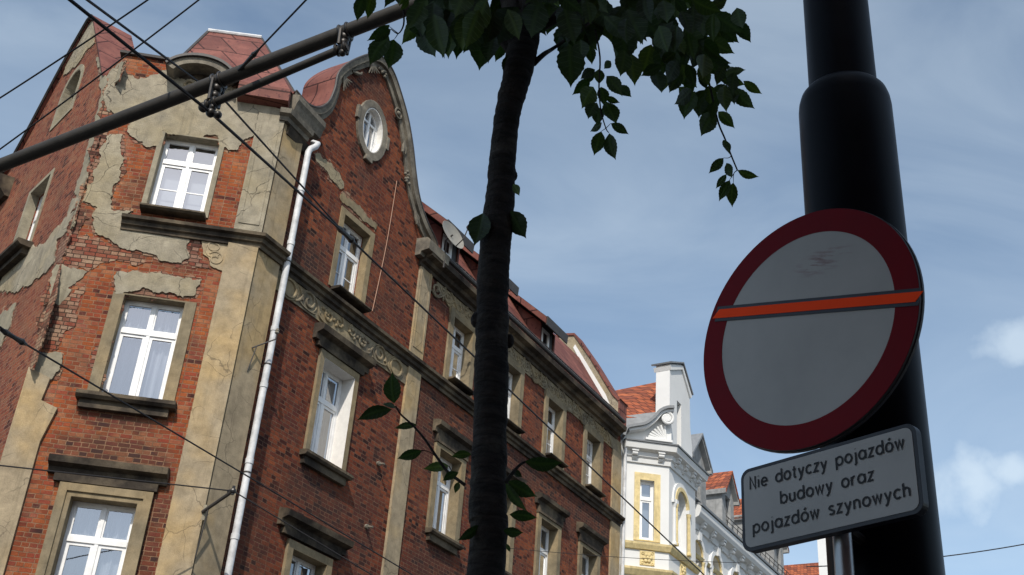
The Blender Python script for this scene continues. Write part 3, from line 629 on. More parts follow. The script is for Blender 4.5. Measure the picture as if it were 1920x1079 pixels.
def sill(M_, x0, x1, z, out=0.2, th=0.1, mat='soot', apron=0.14):
    s = MB(); s.sweep([(x0, 0), (x1, 0)], [(-0.02, z - th), (out * 0.8, z - th), (out, z - th * 0.6), (out, z - 0.01), (-0.02, z + 0.01)])
    if apron: s.box(x0 + 0.06, x1 - 0.1, -out * 0.5, 0.0, z - th - apron, z - th + 0.003)
    return s.build('window_sill', mat, bld, M_)
sill(mC, -2.37, -0.78, 9.22, 0.22, 0.12); sill(mC, -2.16, -1.02, 12.87, 0.24, 0.07, apron=0)
sill(mC, -2.3, -0.8, 5.55, 0.2, 0.1)
sill(mR, 2.22, 3.3, 12.84, 0.24, 0.06, apron=0); sill(mR, 2.12, 3.55, 9.40, 0.18, 0.10); sill(mR, 2.15, 3.5, 5.6, 0.18, 0.1)
for cx_ in MAINX:
    sill(mR, cx_ - 0.46, cx_ + 0.5, 12.82, 0.23, 0.05, apron=0); sill(mR, cx_ - 0.62, cx_ + 0.64, 9.31, 0.18, 0.1)
sill(mL, -3.9, -2.05, 12.84, 0.3, 0.12, apron=0.12)
# iron ends of tie rods on the street front
for a, z in ((712, 874), (690, 992), (508, 870)):
    if a < 600: continue
    x, zz = FR.pick(a - 4, z - 4); t = MB(); t.tube([(x, 0.01, zz), (x, -0.05, zz)], 0.05, 10).tube([(x, -0.03, zz), (x + 0.01, -0.16, zz - 0.02)], 0.022, 8); t.build('tie_rod_end', 'grey_stone', bld, mR)

# ----- relief ornament
def spiral(c, r0, turns, start, sgn=1, n=28, y=-0.02, r_end=0.25):
    pts = []
    for i in range(n + 1):
        t = i / n; r = r0 * (1 - t * (1 - r_end)); a = start + sgn * turns * 2 * math.pi * t
        pts.append((c[0] + r * math.cos(a), y, c[1] + r * math.sin(a)))
    return pts
def relief(name, M_, curves, base=None, mat='ornament', blobs=()):
    o = MB()
    if base: o.prism(base, -0.025, 0.01)
    for pts, r in curves: o.tube(pts, r, 6, flat=(-0.02, 1.1))
    for c, rx, rz in blobs: o.ball((c[0], -0.02, c[1]), 1.0, 8, sc=(rx, 0.045, rz))
    return o.build(name, mat, bld, M_, smooth=True)
# frieze below the gable's cornice
cv = []; bl = []
for sx in (1, -1):
    X = lambda x: 2.83 + sx * x
    cv.append(([(X(1.78 + 0.20 * math.cos(a)), -0.03, 12.17 + 0.17 * math.sin(a)) for a in [2 * math.pi * i / 24 for i in range(25)]], 0.028))
    cv.append(([(X(1.78 + 0.26 * math.cos(a)), -0.025, 12.17 + 0.215 * math.sin(a)) for a in [2 * math.pi * i / 24 for i in range(25)]], 0.018))
    cv.append(([(x_, -0.03, z_) for x_, _, z_ in [(X(p[0]), 0, p[2]) for p in spiral((1.18, 12.2), 0.21, 1.3, -0.4, 1)]], 0.026))
    cv.append(([(X(1.18 + 0.24 * math.cos(a)), -0.025, 12.2 + 0.19 * math.sin(a)) for a in [0.3 + 4.6 * i / 20 for i in range(21)]], 0.018))
    cv.append(([tuple((X(q[0]), -0.03, q[1])) for q in smooth_line([(1.56, 12.02), (1.44, 12.1), (1.36, 12.25), (1.25, 12.36), (1.02, 12.34), (0.9, 12.2), (0.82, 12.05), (0.6, 12.0)], 4)], 0.026))
    cv.append(([tuple((X(q[0]), -0.03, q[1])) for q in smooth_line([(1.5, 12.34), (1.4, 12.2), (1.42, 12.06), (1.15, 12.01), (0.95, 12.04)], 4)], 0.02))
    for k in range(9): bl.append(((X(0.12 + 0.09 * k), 12.2 + 0.09 * math.sin(k * 2.1)), 0.05, 0.045))
    cv.append(([tuple((X(p[0]), -0.03, p[2])) for p in spiral((0.55, 12.2), 0.14, 1.2, 1.0, -1)], 0.024))
    cv.append(([tuple((X(p[0]), -0.03, p[2])) for p in spiral((0.22, 12.24), 0.13, 1.1, 2.0, 1)], 0.024))
relief('frieze_ornament', mR, cv, rect(0.66, 5.02, 11.97, 12.4), blobs=bl)
# running scroll frieze under the eaves
cv = []; bl = []
x = 5.75; k = 0
while x < 15.0:
    sg = 1 if k % 2 else -1
    cv.append((spiral((x, 14.68 + 0.03 * sg), 0.17, 1.25, math.pi * (0.5 + 0.5 * sg), sg), 0.026))
    cv.append(([(q[0], -0.03, q[1]) for q in smooth_line([(x - 0.2, 14.68 + 0.15 * sg), (x, 14.68 + 0.22 * sg), (x + 0.22, 14.68 + 0.1 * sg), (x + 0.42, 14.68 - 0.12 * sg)], 4)], 0.024))
    cv.append(([(q[0], -0.025, q[1]) for q in smooth_line([(x + 0.1, 14.68 - 0.1 * sg), (x + 0.25, 14.68 + 0.02 * sg), (x + 0.3, 14.68 + 0.17 * sg)], 4)], 0.018))
    bl.append(((x + 0.26, 14.68 - 0.1 * sg), 0.06, 0.04)); bl.append(((x + 0.05, 14.68 + 0.03 * sg), 0.04, 0.04))
    x += 0.47 + 0.05 * math.sin(k * 1.7); k += 1
base = [(5.5, 14.88), (5.9, 14.5), (6.4, 14.42)] ; base = [(5.75, 14.88)]
pts_ = [(6.25, 14.5)]
for c in MAINX: pts_ += [(c - 0.63, 14.5), (c - 0.6, 14.38), (c + 0.6, 14.38), (c + 0.63, 14.5)]
relief('frieze_ornament', mR, cv, [(5.75, 14.7), (6.3, 14.5)] + pts_[1:] + [(15.22, 14.5), (15.22, 14.35), (15.78, 14.35), (15.78, 14.88), (5.75, 14.88)], blobs=bl)
# yellowed ornament fragment at the corner front
fr = [FC.pick(a / 2.997, 360 + b / 2.997) for a, b in ((1135, 262), (1200, 250), (1290, 245), (1282, 330), (1262, 450), (1200, 430), (1180, 395), (1140, 350))]
cx0, cz0 = sum(p[0] for p in fr) / 8, sum(p[1] for p in fr) / 8
relief('ornament_fragment', mC, [(spiral((cx0 - 0.02, cz0 + 0.1), 0.16, 1.2, 0.5, 1), 0.02), (spiral((cx0 + 0.03, cz0 - 0.15), 0.15, 1.3, 2.5, -1), 0.02), (spiral((cx0, cz0), 0.23, 0.8, 1.5, 1), 0.016)], rough_poly(fr, 0.04, 0.25, 3), mat='plaster')

# ----- broken plaster patches
def patch(F, M_, pix, mat, th=0.035, seed=1, name='plaster_patch', under=0.045):
    base = [F.pick(*p) for p in pix]; c = (sum(p[0] for p in base) / len(base), sum(p[1] for p in base) / len(base))
    if under:
        A2 = sum(base[i][0] * base[(i + 1) % len(base)][1] - base[(i + 1) % len(base)][0] * base[i][1] for i in range(len(base))); sg = 1 if A2 > 0 else -1
        grown = []
        for i, p in enumerate(base):
            t = (Vector(base[(i + 1) % len(base)]) - Vector(base[i - 1])).normalized(); grown.append(tuple(Vector(p) + Vector((t.y, -t.x)) * sg * under))
        u = MB(); u.prism(rough_poly(grown, 0.035, 0.45, seed + 50), -0.006, 0.01); u.build('lime_residue', 'brick_eroded', bld, M_)
    o = MB(); o.prism(rough_poly(base, 0.03, 0.34, seed), -th * 0.55 - 0.006, 0.01); return o.build(name, mat, bld, M_)
r1 = lambda *ps: [(a / 2.997, b / 2.997) for a, b in ps]
r2 = lambda *ps: [(a / 2.997, 360 + b / 2.997) for a, b in ps]
r3 = lambda *ps: [(a / 3, 720 + b / 3) for a, b in ps]
patch(FC, mC, r1((645, 470), (700, 432), (830, 442), (960, 392), (1010, 450), (1250, 455), (1400, 520), (1500, 570), (1580, 640), (1560, 690), (1450, 690), (1440, 750), (1380, 785), (1330, 850), (1236, 830), (1228, 768), (915, 737), (893, 820), (845, 832), (780, 800), (742, 775), (715, 742), (735, 690), (655, 650), (612, 620), (628, 560)), 'render', 0.045, 5)
patch(FC, mC, r1((600, 772), (690, 762), (700, 900), (668, 1000), (628, 1085), (625, 1180), (750, 1190), (705, 1215), (702, 1285), (900, 1285), (1055, 1320), (1062, 1455), (1020, 1483), (900, 1470), (850, 1430), (760, 1408), (640, 1370), (535, 1310), (522, 1260), (548, 1170), (465, 1135), (485, 1090), (520, 980), (560, 900)), 'render', 0.04, 6)
patch(FC, mC, r2((655, 460), (830, 465), (900, 458), (980, 480), (1130, 500), (1100, 580), (1030, 600), (1020, 592), (700, 568), (650, 578), (642, 520)), 'render', 0.05, 7)
patch(FC, mC, r2((640, 580), (690, 575), (640, 720), (600, 860), (575, 1000), (560, 1079), (535, 1075), (535, 1000), (590, 800)), 'cement', 0.034, 8)
patch(FC, mC, r2((318, 410), (490, 452), (420, 520), (370, 600), (330, 640), (290, 612), (245, 640), (285, 520)), 'cement', 0.02, 9)
patch(FC, mC, r2((190, 935), (232, 910), (350, 920), (340, 1000), (300, 1050), (170, 1079)), 'cement', 0.065, 10)
patch(FL, mL, [(a / 3.596, 240 + b / 3.596) for a, b in ((-40, 1120), (170, 1078), (370, 905), (385, 760), (490, 680), (520, 560), (548, 455), (495, 480), (460, 600), (400, 660), (350, 720), (300, 790), (210, 815), (40, 985))], 'render', 0.03, 11)
patch(FL, mL, [(a / 2.997, 360 + b / 2.997) for a, b in ((-60, 720), (95, 625), (60, 760), (10, 870), (-60, 900))], 'cement', 0.03, 12)
patch(FL, mL, [(60 + a / 3.596, 20 + b / 3.596) for a, b in ((412, 75), (440, 130), (428, 220), (360, 290), (330, 340), (262, 410), (215, 440), (230, 370), (290, 270), (350, 130))], 'render', 0.03, 13)
patch(FL, mL, [(60 + a / 3.596, 20 + b / 3.596) for a, b in ((440, 320), (462, 400), (500, 440), (560, 400), (610, 345), (630, 350), (590, 470), (510, 530), (488, 562), (465, 470))], 'cement', 0.03, 14)
patch(FL, mL, [(192, 172), (203, 186), (190, 235), (176, 285), (160, 345), (150, 368), (141, 362), (156, 318), (168, 270), (180, 225), (186, 205)], 'cement', 0.03, 21)
patch(FC, mC, [(204, 150), (232, 118), (238, 150), (226, 166), (222, 200), (206, 212), (199, 200), (196, 170)], 'render', 0.03, 22)
patch(FC, mC, r1((400, 1240), (480, 1180), (500, 1230), (440, 1330), (420, 1400), (360, 1440), (380, 1330)), 'brick_eroded', 0.02, 23, under=0)
patch(FC, mC, r2((225, 690), (300, 640), (420, 560), (480, 520), (440, 640), (420, 760), (330, 880), (230, 880), (215, 800)), 'brick_eroded', 0.012, 24, under=0)
patch(FC, mC, r1((575, 560), (610, 640), (640, 690), (600, 760), (560, 860), (520, 980), (470, 1080), (430, 1180), (395, 1200), (450, 1050), (500, 880), (540, 700)), 'brick_eroded', 0.01, 25, under=0)
patch(FC, mC, r2((370, 300), (480, 240), (640, 310), (860, 400), (760, 420), (600, 400), (500, 440), (400, 430)), 'brick_eroded', 0.008, 26, under=0)
patch(FC, mC, r2((1062, 250), (1130, 255), (1150, 400), (1195, 440), (1080, 430), (1060, 380)), 'brick_eroded', 0.008, 27, under=0)
patch(FL, mL, r2((330, 300), (385, 190), (400, 250), (345, 400), (300, 640), (235, 860), (190, 1000), (165, 1000), (215, 820), (275, 560)), 'brick_eroded', 0.012, 28, under=0)
# strips of plaster left on the street gable
patch(FR, mR, [(480 + a / 3, 60 + b / 3) for a, b in ((330, 690), (360, 690), (460, 790), (490, 880), (470, 885), (400, 790), (335, 725))], 'render', 0.02, 15)
patch(FR, mR, [(480 + a / 3, 60 + b / 3) for a, b in ((472, 915), (490, 905), (600, 1010), (680, 1090), (672, 1110), (640, 1090), (560, 1020), (480, 960))], 'surround', 0.025, 16)

# ----- gable coping of the street front: red tin on top, stone moulding with relief in front
cop = MB(); n = len(GR)
def off(i, d):
    a = Vector(GR[max(i - 1, 0)]); b = Vector(GR[min(i + 1, n - 1)]); t = (b - a).normalized(); nn = Vector((-t.y, t.x)); q = Vector(GR[i]) + nn * d; return q.x, q.y
vs = []; 
for i in range(n):
    (xo, zo), (xi, zi) = off(i, 0.06), off(i, 0.0)
    vs += [(xi, -0.10, zi), (xo, -0.12, zo), (xo, 0.75, zo), (xi, 0.75, zi)]
fs = [(4 * i + j, 4 * i + 4 + j, 4 * i + 4 + (j + 1) % 4, 4 * i + (j + 1) % 4) for i in range(n - 1) for j in range(4)] + [(0, 1, 2, 3), (4 * n - 1, 4 * n - 2, 4 * n - 3, 4 * n - 4)]
cop.add(vs, fs); cop.build('gable_coping', 'roof', bld, mR)
ce = MB(); ce.tube([(off(i, 0.065)[0], -0.14, off(i, 0.065)[1]) for i in range(n)], 0.028, 6); ce.build('coping_edge', 'dark_tin', bld, mR)
mo = MB(); vs = []
for i in range(n):
    q = [off(i, 0.045), off(i, -0.07), off(i, -0.18)]
    vs += [(q[0][0], -0.15, q[0][1]), (q[1][0], -0.13, q[1][1]), (q[1][0], -0.06, q[1][1]), (q[2][0], -0.05, q[2][1]), (q[2][0], 0.005, q[2][1])]
fs = [(5 * i + j, 5 * i + 5 + j, 5 * i + 6 + j, 5 * i + 1 + j) for i in range(n - 1) for j in range(4)]
mo.add(vs, fs)
rg = random.Random(5)
for i, kind in ((27, 'palm'), (33, 'leaf'), (40, 'palm'), (47, 'grape'), (59, 'medal'), (66, 'leaf'), (71, 'grape'), (79, 'leaf')):
    i = min(i, n - 3); q = Vector(off(i, -0.17)); t = (Vector(off(i + 1, 0)) - Vector(off(i, 0))).normalized(); nn = Vector((-t.y, t.x))
    P3 = lambda a, b, y=-0.07: (q.x + t.x * a + nn.x * b, y, q.y + t.y * a + nn.y * b)
    if kind == 'palm':
        for k in range(5): mo.tube([P3(0, 0.06), P3((k - 2) * 0.05, -0.06), P3((k - 2) * 0.11, -0.17)], [0.03, 0.026, 0.01], 6)
    elif kind == 'grape':
        for k in range(9): mo.ball(P3(rg.uniform(-0.14, 0.14), rg.uniform(-0.10, 0.05), -0.06), 1, 7, sc=(0.04, 0.04, 0.04))
    elif kind == 'medal':
        mo.tube([P3(0.12 * math.cos(a), 0.12 * math.sin(a)) for a in [2 * math.pi * j / 16 for j in range(17)]], 0.022, 6); mo.ball(P3(0, 0), 1, 8, sc=(0.06, 0.05, 0.06))
    else:
        mo.tube([P3(-0.22, 0.02), P3(-0.08, -0.05), P3(0.06, -0.10), P3(0.14, -0.07)], [0.012, 0.045, 0.035, 0.012], 6); mo.tube([P3(-0.2, 0.04), P3(-0.05, 0.04), P3(0.1, 0.0)], [0.012, 0.035, 0.012], 6)
mo.build('gable_moulding', 'grey_stone', bld, mR, smooth=True)
gr = MB(); gr.prism([(0.4, 15.6), (5.3, 15.3), (3.9, 17.3), (2.7, 18.2), (1.5, 17.3)], 0.76, 6.0); gr.build('gable_roof', 'roof', bld, mR)

# ----- side gable: red tin coping and roof behind
cp_ = MB()
gl = [(-0.80, 16.2)] + GABLE_L[1:]
vs = []
for i, (x_, z_) in enumerate(gl):
    vs += [(x_, -0.06, z_ - 0.03), (x_, -0.07, z_ + 0.04), (x_, 0.85, z_ + 0.04), (x_, 0.85, z_ - 0.03)]
n2 = len(gl); cp_.add(vs, [(4 * i + j, 4 * i + 4 + j, 4 * i + 4 + (j + 1) % 4, 4 * i + (j + 1) % 4) for i in range(n2 - 1) for j in range(4)] + [(0, 1, 2, 3), (4 * n2 - 1, 4 * n2 - 2, 4 * n2 - 3, 4 * n2 - 4)])
cp_.build('gable_coping', 'roof', bld, mL)
ed = MB(); ed.tube([(x_, -0.09, z_ + 0.02) for x_, z_ in gl[1:]], 0.035, 6); ed.build('coping_edge', 'dark_tin', bld, mL)
sr = MB(); sr.prism([(-0.3, 15.9), (-2.75, 18.55), (-3.1, 18.55), (-5.6, 15.9)], 0.35, 7.0); sr.build('gable_roof', 'roof', bld, mL)

# ----- corner tower: brick parapet tin, arched hood, hipped red roof
def C3(px, py, y): a, z = FC.pick(px, py, y); return (a, y, z)
pt_ = MB(); pt_.sweep([(-3.3, 0.0), (-2.38, 0.0)], [(-0.3, 16.22), (0.07, 16.24), (0.08, 16.29), (-0.3, 16.34)]); pt_.build('parapet_tin', 'dark_tin', bld, mC)
ah = MB(); arc = [(-1.70 + 0.66 * math.cos(a), 15.72 + 0.46 * math.sin(a)) for a in [math.pi * (0.12 + 0.76 * i / 16) for i in range(17)]]
arci = [(-1.70 + 0.52 * math.cos(a), 15.68 + 0.36 * math.sin(a)) for a in [math.pi * (0.12 + 0.76 * i / 16) for i in range(17)]]
ah.prism(arc + arci[::-1], -0.36, 0.05); ah.build('arched_hood', 'grey_stone', bld, mC)
at_ = MB(); arct = [(-1.70 + 0.70 * math.cos(a), 15.73 + 0.51 * math.sin(a)) for a in [math.pi * (0.12 + 0.76 * i / 16) for i in range(17)]]
at_.prism(arct + arc[::-1], -0.42, 0.3); at_.build('hood_tin', 'dark_tin', bld, mC)
lun = MB(); lun.prism(arci, -0.02, 0.02, holes=[]); lun.build('lunette', 'soot', bld, mC)  # dark panel paints the shade of the recess under the hood
relief('ornament_fragment', mC, [(spiral((-1.9, 15.72), 0.1, 1.2, 0.5, 1, y=-0.05), 0.025), (spiral((-1.55, 15.72), 0.1, 1.2, 2.5, -1, y=-0.05), 0.025)], None, blobs=[((-1.72, 15.7), 0.12, 0.12)])
A, B = C3(390, 60, 1.3), C3(490, 73, 1.3)
Lb = (-2.42, 0.15, 16.30); Fr = (0.02, -0.26, 15.80); Fm = (-1.0, -0.24, 15.86); Bk = FC.loc(FR.pt(0.75, 0.35, 16.45)); Bk2 = FC.loc(FR.pt(0.85, 3.0, 17.3))
Ax, Bx = C3(345, 103, 0.5), None
rf = MB(); rf.add([A, B, Fr, Fm, Lb, Bk, (A[0], 4.5, A[2]), (B[0], 4.5, B[2]), (-3.0, 4.5, 16.3), Ax, Bk2], [(0, 1, 2, 3), (0, 3, 4, 9), (1, 7, 10, 5), (1, 5, 2), (0, 9, 8, 6), (9, 4, 8), (0, 6, 7, 1)])
rf.build('tower_roof', 'roof', bld, mC)
rd = MB(); rd.tube([(A[0], A[1], A[2] + 0.03), (B[0], B[1], B[2] + 0.03)], 0.05, 8); rd.build('ridge_tin', 'pipe', bld, mC)  # pale coat paints the sunlight caught along the ridge
he = MB(); he.tube([B] + [tuple(Vector(B).lerp(Vector(Bk), t)) for t in (0.5, 1.0)], 0.035, 6); he.build('hip_edge', 'dark_tin', bld, mC)
he = MB(); he.tube([A, Ax], 0.035, 6); he.build('hip_edge', 'dark_tin', bld, mC)
# boxed eave skirt of the tower roof wrapping onto the street front
def sk(a, y): q = FR.loc(FC.pt(a, y, 0)); return (q[0], q[1])
es = MB(); es.sweep([sk(-0.95, 0.0), sk(0.02, 0.0)], [(-0.02, 15.52), (0.26, 15.56), (0.28, 15.82), (-0.02, 15.9)]); es.build('eave_skirt', 'roof', bld, mR)
es = MB(); es.sweep([(0.06, -0.10), (1.0, -0.03)], [(-0.05, 15.5), (0.12, 15.54), (0.16, 15.70), (0.2, 15.78), (0.2, 15.9), (-0.05, 15.98)]); es.build('eave_box', 'grey_stone', bld, mR)

# ----- main mansard roof, dormers, fire wall
def YZ(poly, x0, x1, mb, mi=0):
    k = len(poly); vs = [(x0, y, z) for y, z in poly] + [(x1, y, z) for y, z in poly]
    mb.add(vs, [tuple(range(k)), tuple(range(2 * k - 1, k - 1, -1))] + [(i, (i + 1) % k, (i + 1) % k + k, i + k) for i in range(k)], mi); return mb
mr = YZ([(-0.12, 15.26), (0.06, 15.62), (1.22, 17.65), (1.30, 17.72), (6, 18.2), (6, 15.26)], 5.45, 15.3, MB()); mr.build('mansard_roof', 'roof', bld, mR)
gu = MB(); gu.tube([(5.6, -0.30, 15.33), (15.35, -0.30, 15.33)], 0.055, 8)
sg_ = MB()
xx = 6.3
while xx < 15.3: sg_.tube([(xx, -0.05, 15.45), (xx, -0.16, 15.47), (xx, -0.17, 15.58)], 0.012, 5); xx += 0.16
sg_.tube([(6.2, -0.16, 15.58), (15.3, -0.16, 15.58)], 0.016, 6); sg_.build('snow_guard', 'dark_tin', bld, mR)
gu.build('gutter', 'dark_tin', bld, mR)
for x0 in (5.75, 7.95, 10.70):
    x1 = x0 + 0.82
    d = MB(); YZ([(0.02, 15.5), (0.02, 16.30), (1.25, 17.42), (1.25, 15.5)], x0, x0 + 0.06, d); YZ([(0.02, 15.5), (0.02, 16.30), (1.25, 17.42), (1.25, 15.5)], x1 - 0.06, x1, d); dm = d.build('dormer', 'roof', bld, mR)
    r = YZ([(-0.30, 16.06), (-0.31, 16.24), (1.3, 17.72), (1.3, 17.56)], x0 - 0.34, x0 - 0.30, MB()); r.build('verge_board', 'roof', dm)
    r = YZ([(-0.31, 16.20), (-0.32, 16.25), (1.3, 17.73), (1.3, 17.68)], x0 - 0.30, x1 + 0.06, MB()); YZ([(-0.32, 16.03), (-0.34, 16.27), (-0.29, 16.27), (-0.29, 16.03)], x0 - 0.30, x1 + 0.06, r); r.build('dormer_roof', 'dark_tin', dm)
    r = YZ([(-0.28, 16.08), (-0.28, 16.12), (1.3, 17.58), (1.3, 17.54)], x0 - 0.30, x1 + 0.05, MB()); r.build('dormer_soffit', 'dark_tin', dm)
    f = MB(); f.box(x0 + 0.06, x1 - 0.06, 0.06, 0.10, 15.5, 16.4); f.build('dormer_front', 'dark_tin', dm)
    xw = x0 + 0.08
    w = MB(); w.prism(rect(xw, xw + 0.42, 15.72, 16.2), 0.02, 0.06, holes=[rect(xw + 0.07, xw + 0.35, 15.79, 16.13)]); w.build('dormer_window', 'pvc', dm)
    w = MB(); w.add([(xw + 0.07, 0.045, 15.79), (xw + 0.35, 0.045, 15.79), (xw + 0.35, 0.045, 16.13), (xw + 0.07, 0.045, 16.13)], [(0, 1, 2, 3)]); w.build('dormer_pane', 'glass', dm)
fw = YZ([(-0.12, 15.3), (-0.12, 16.05), (0.07, 16.22), (0.85, 17.56), (1.43, 18.44), (1.8, 18.5), (6, 18.6), (6, 15.3)], 15.32, 15.76, MB()); fw.build('fire_wall', 'render', bld, mR)
fc = YZ([(-0.20, 16.05), (0.04, 16.27), (0.82, 17.61), (1.41, 18.51), (1.8, 18.57), (6, 18.68), (6, 18.6), (1.8, 18.5), (1.43, 18.44), (0.85, 17.56), (0.07, 16.22), (-0.12, 16.0)], 15.28, 15.84, MB()); fc.build('fire_wall_coping', 'roof', bld, mR)
fs_ = YZ([(0.02, 15.6), (0.30, 16.28), (1.38, 18.12), (1.44, 18.02), (0.42, 16.05), (0.2, 15.6)], 15.305, 15.318, MB()); fs_.build('flashing', 'white_wall', bld, mR)
fp = MB(); fp.box(15.30, 15.80, -0.16, -0.118, 15.26, 16.03); fp.build('fire_wall_face', 'roof', bld, mR)

# ----- downpipes
def P_R(px, py, y): a, z = FR.pick(px, py, y); return (a, y, z)
dp = MB(); yb = -0.20
top = P_R(572, 262, yb); path = [(0.86, -0.12, 15.34), (0.86, yb - 0.05, 15.27), (0.82, yb - 0.05, 15.18), (0.73, yb - 0.01, 15.08), (0.70, yb, 14.98)]
bx, by = 0.70, yb
path += [(bx, by, 14.6), (bx, by, 0.0)]
dp.tube(path, 0.062, 12)
for z in (14.1, 12.9, 11.1, 10.0, 8.6, 7.3, 5.5): dp.lathe([(0.062, -0.05), (0.072, -0.045), (0.072, 0.045), (0.062, 0.05)], (bx, by, z), 12)
dpo = dp.build('downpipe', 'pipe', bld, mR, smooth=True)
for z in (14.12, 12.5, 10.4, 8.4, 6.6):
    cl = MB(); cl.lathe([(0.064, -0.012), (0.07, -0.012), (0.07, 0.012), (0.064, 0.012)], (bx, by, z), 12); cl.box(bx - 0.01, bx + 0.01, by + 0.05, -0.0, z - 0.01, z + 0.01); cl.build('pipe_clamp', 'dark_tin', dpo)
dp = MB(); dp.tube([(15.86, -0.18, 15.0), (15.86, -0.12, 14.7), (15.86, -0.12, 0)], 0.05, 10); dp.build('downpipe', 'pipe', bld, mR, smooth=True)
# pale cable hanging down the gable
cb = MB(); a, b_ = FR.pick(743, 340), FR.pick(697, 584); m_ = ((a[0] + b_[0]) / 2 + 0.05, (a[1] + b_[1]) / 2)
cb.tube([(q.x, -0.015, q.y) for q in smooth_line([a, m_, b_], 6)], 0.009, 5); cb.build('cable', 'copper_wire', bld, mR)

# satellite dish
q = FR.pt(*(lambda a: (a[0], -0.52, a[1]))(FR.pick(849, 441, -0.52)))
dish = empty('satellite_dish', q, 'grey satellite dish mounted at the eaves in front of a dormer', 'satellite dish')
dv = MB(); nrm = (Vector(FR.n) * 1.0 - Vector(FR.u) * 0.12 + Vector((0, 0, 0.35))).normalized(); rot = nrm.to_track_quat('Z', 'Y').to_matrix().to_4x4()
prof = [(0.001, -0.06), (0.1, -0.055), (0.2, -0.035), (0.30, -0.008), (0.37, 0.02), (0.375, 0.015), (0.30, -0.02), (0.2, -0.047), (0.001, -0.075)]
dv.lathe(prof, (0, 0, 0), 28); dv.build('reflector', 'dish', dish, rot, smooth=True)
ar = MB(); ar.tube([(0, -0.36, 0.01), (0, -0.30, 0.25), (0, -0.1, 0.42)], 0.014, 6).ball((0, -0.08, 0.43), 0.045); ar.build('feed_arm', 'dark_tin', dish, rot)
ms = MB(); ms.tube([(0, 0, 0), tuple(-nrm * 0.18), tuple(-nrm * 0.18 + Vector((0, 0, -0.75)))], 0.02, 8); ms.build('mast', 'dark_tin', dish)

# ------------------------------------------------------------------ white stucco house further down the street
FWB = Frame(FR.pt(16.0, 0, 0), 83.0)                # left face of its corner bay, x 0..1.36
FWF = Frame(FWB.pt(1.36, 0, 0), 31.11)              # street face of the bay, x 0..2.05
RW2 = tuple(FR.pt(16.0, 0, 0)); RW2 = (RW2[0], RW2[1], 0.0)
wh = empty('stucco_house', RW2, 'white stucco house with yellow window trim, orange tiled roof and corner bay', 'building')
mB, mF, mW = FWB.m(RW2), FWF.m(RW2), FR.m(RW2)
def wpart(name, mb, mat, M_, parent=None, **k): return mb.build(name, mat, parent or wh, M_, **k)
w = MB(); w.prism([(0, 0), (1.36, 0), (1.36, 15.0), (0, 15.0)], 0, 0.3, holes=[rect(0.50, 0.92, 12.16, 13.92)]); wpart('bay_wall', w, 'white_wall', mB)
ARC = arched(0.50, 1.30, 12.2, 13.55)
w = MB(); w.prism([(0, 0), (2.05, 0), (2.05, 15.0), (0, 15.0)], 0, 0.3, holes=[ARC, arched(0.5, 1.3, 8.3, 9.8)]); wpart('bay_wall', w, 'white_wall', mF)
bq = FR.loc(FWF.pt(2.05, 0, 0))
w = MB(); w.box(bq[0] - 0.3, bq[0], bq[1] + 0.002, 0.3, 0, 15.0); wpart('bay_wall', w, 'white_wall', mW)
XA = [21.75, 23.45, 25.3, 27.3, 29.3, 31.3, 33.2]
w = MB(); w.prism([(15.79, 0), (34.6, 0), (34.6, 15.0), (15.79, 15.0)], 0.0, 0.3, holes=[arched(c - 0.42, c + 0.42, 12.0, 13.4) for c in XA] + [rect(c - 0.5, c + 0.5, 8.0, 10.2) for c in XA]); wpart('front_wall', w, 'white_wall', mW)
window(wh, mB, 0.50, 0.92, 12.16, 13.92, 0.10, 'blind', 0.3, 60, two=False)
window(wh, mF, 0.50, 1.30, 12.2, 13.95, 0.18, 'curtain', 0.3, 61)
for i, c in enumerate(XA): window(wh, mW, c - 0.42, c + 0.42, 12.0, 13.82, 0.2, 'curtain', 0.3, 62 + i); window(wh, mW, c - 0.5, c + 0.5, 8.0, 10.2, 0.2, 'curtain', 0.3, 72 + i)
# yellow frames
s = MB(); s.prism(rect(0.34, 1.10, 12.13, 14.13), -0.035, 0.0, holes=[rect(0.50, 0.92, 12.16, 13.92)]); wpart('window_surround', s, 'yellow', mB)
def arch_trim(M_, x0, x1, z0, zs, wd, y, mat, keystone=True):
    n = 14; c = (x0 + x1) / 2; r = (x1 - x0) / 2
    s = MB(); out = [(c + (r + wd) * math.cos(math.pi * i / n), zs + (r + wd) * math.sin(math.pi * i / n)) for i in range(n + 1)]; inn = [(c + (r + 0.01) * math.cos(math.pi * i / n), zs + (r + 0.01) * math.sin(math.pi * i / n)) for i in range(n + 1)]
    s.prism(out + inn[::-1], y, 0.0); wpart('arch_trim', s, mat, M_)
    s = MB(); s.box(x0 - wd - 0.04, x0 - 0.01, y - 0.03, 0, zs - 0.12, zs - 0.004).box(x1 + 0.01, x1 + wd + 0.04, y - 0.03, 0, zs - 0.12, zs - 0.004)
    if keystone: s.prism([(c - 0.09, zs + r - 0.02), (c + 0.09, zs + r - 0.02), (c + 0.13, zs + r + wd + 0.10), (c - 0.13, zs + r + wd + 0.10)], y - 0.07, 0.0)
    wpart('arch_trim', s, 'white_wall', M_)
    for xx in (x0 - wd * 0.6, x1 + wd * 0.6):
        s = MB(); s.lathe([(0.07, 0), (0.07, 0.06), (0.05, 0.09), (0.045, zs - z0 - 0.25), (0.06, zs - z0 - 0.2), (0.075, zs - z0 - 0.13)], (xx, y * 0.8, z0), 10); wpart('half_column', s, mat, M_)
arch_trim(mF, 0.50, 1.30, 12.2, 13.55, 0.13, -0.07, 'yellow', False)
arch_trim(mF, 0.44, 1.36, 12.2, 13.55, 0.20, -0.045, 'white_wall', False)
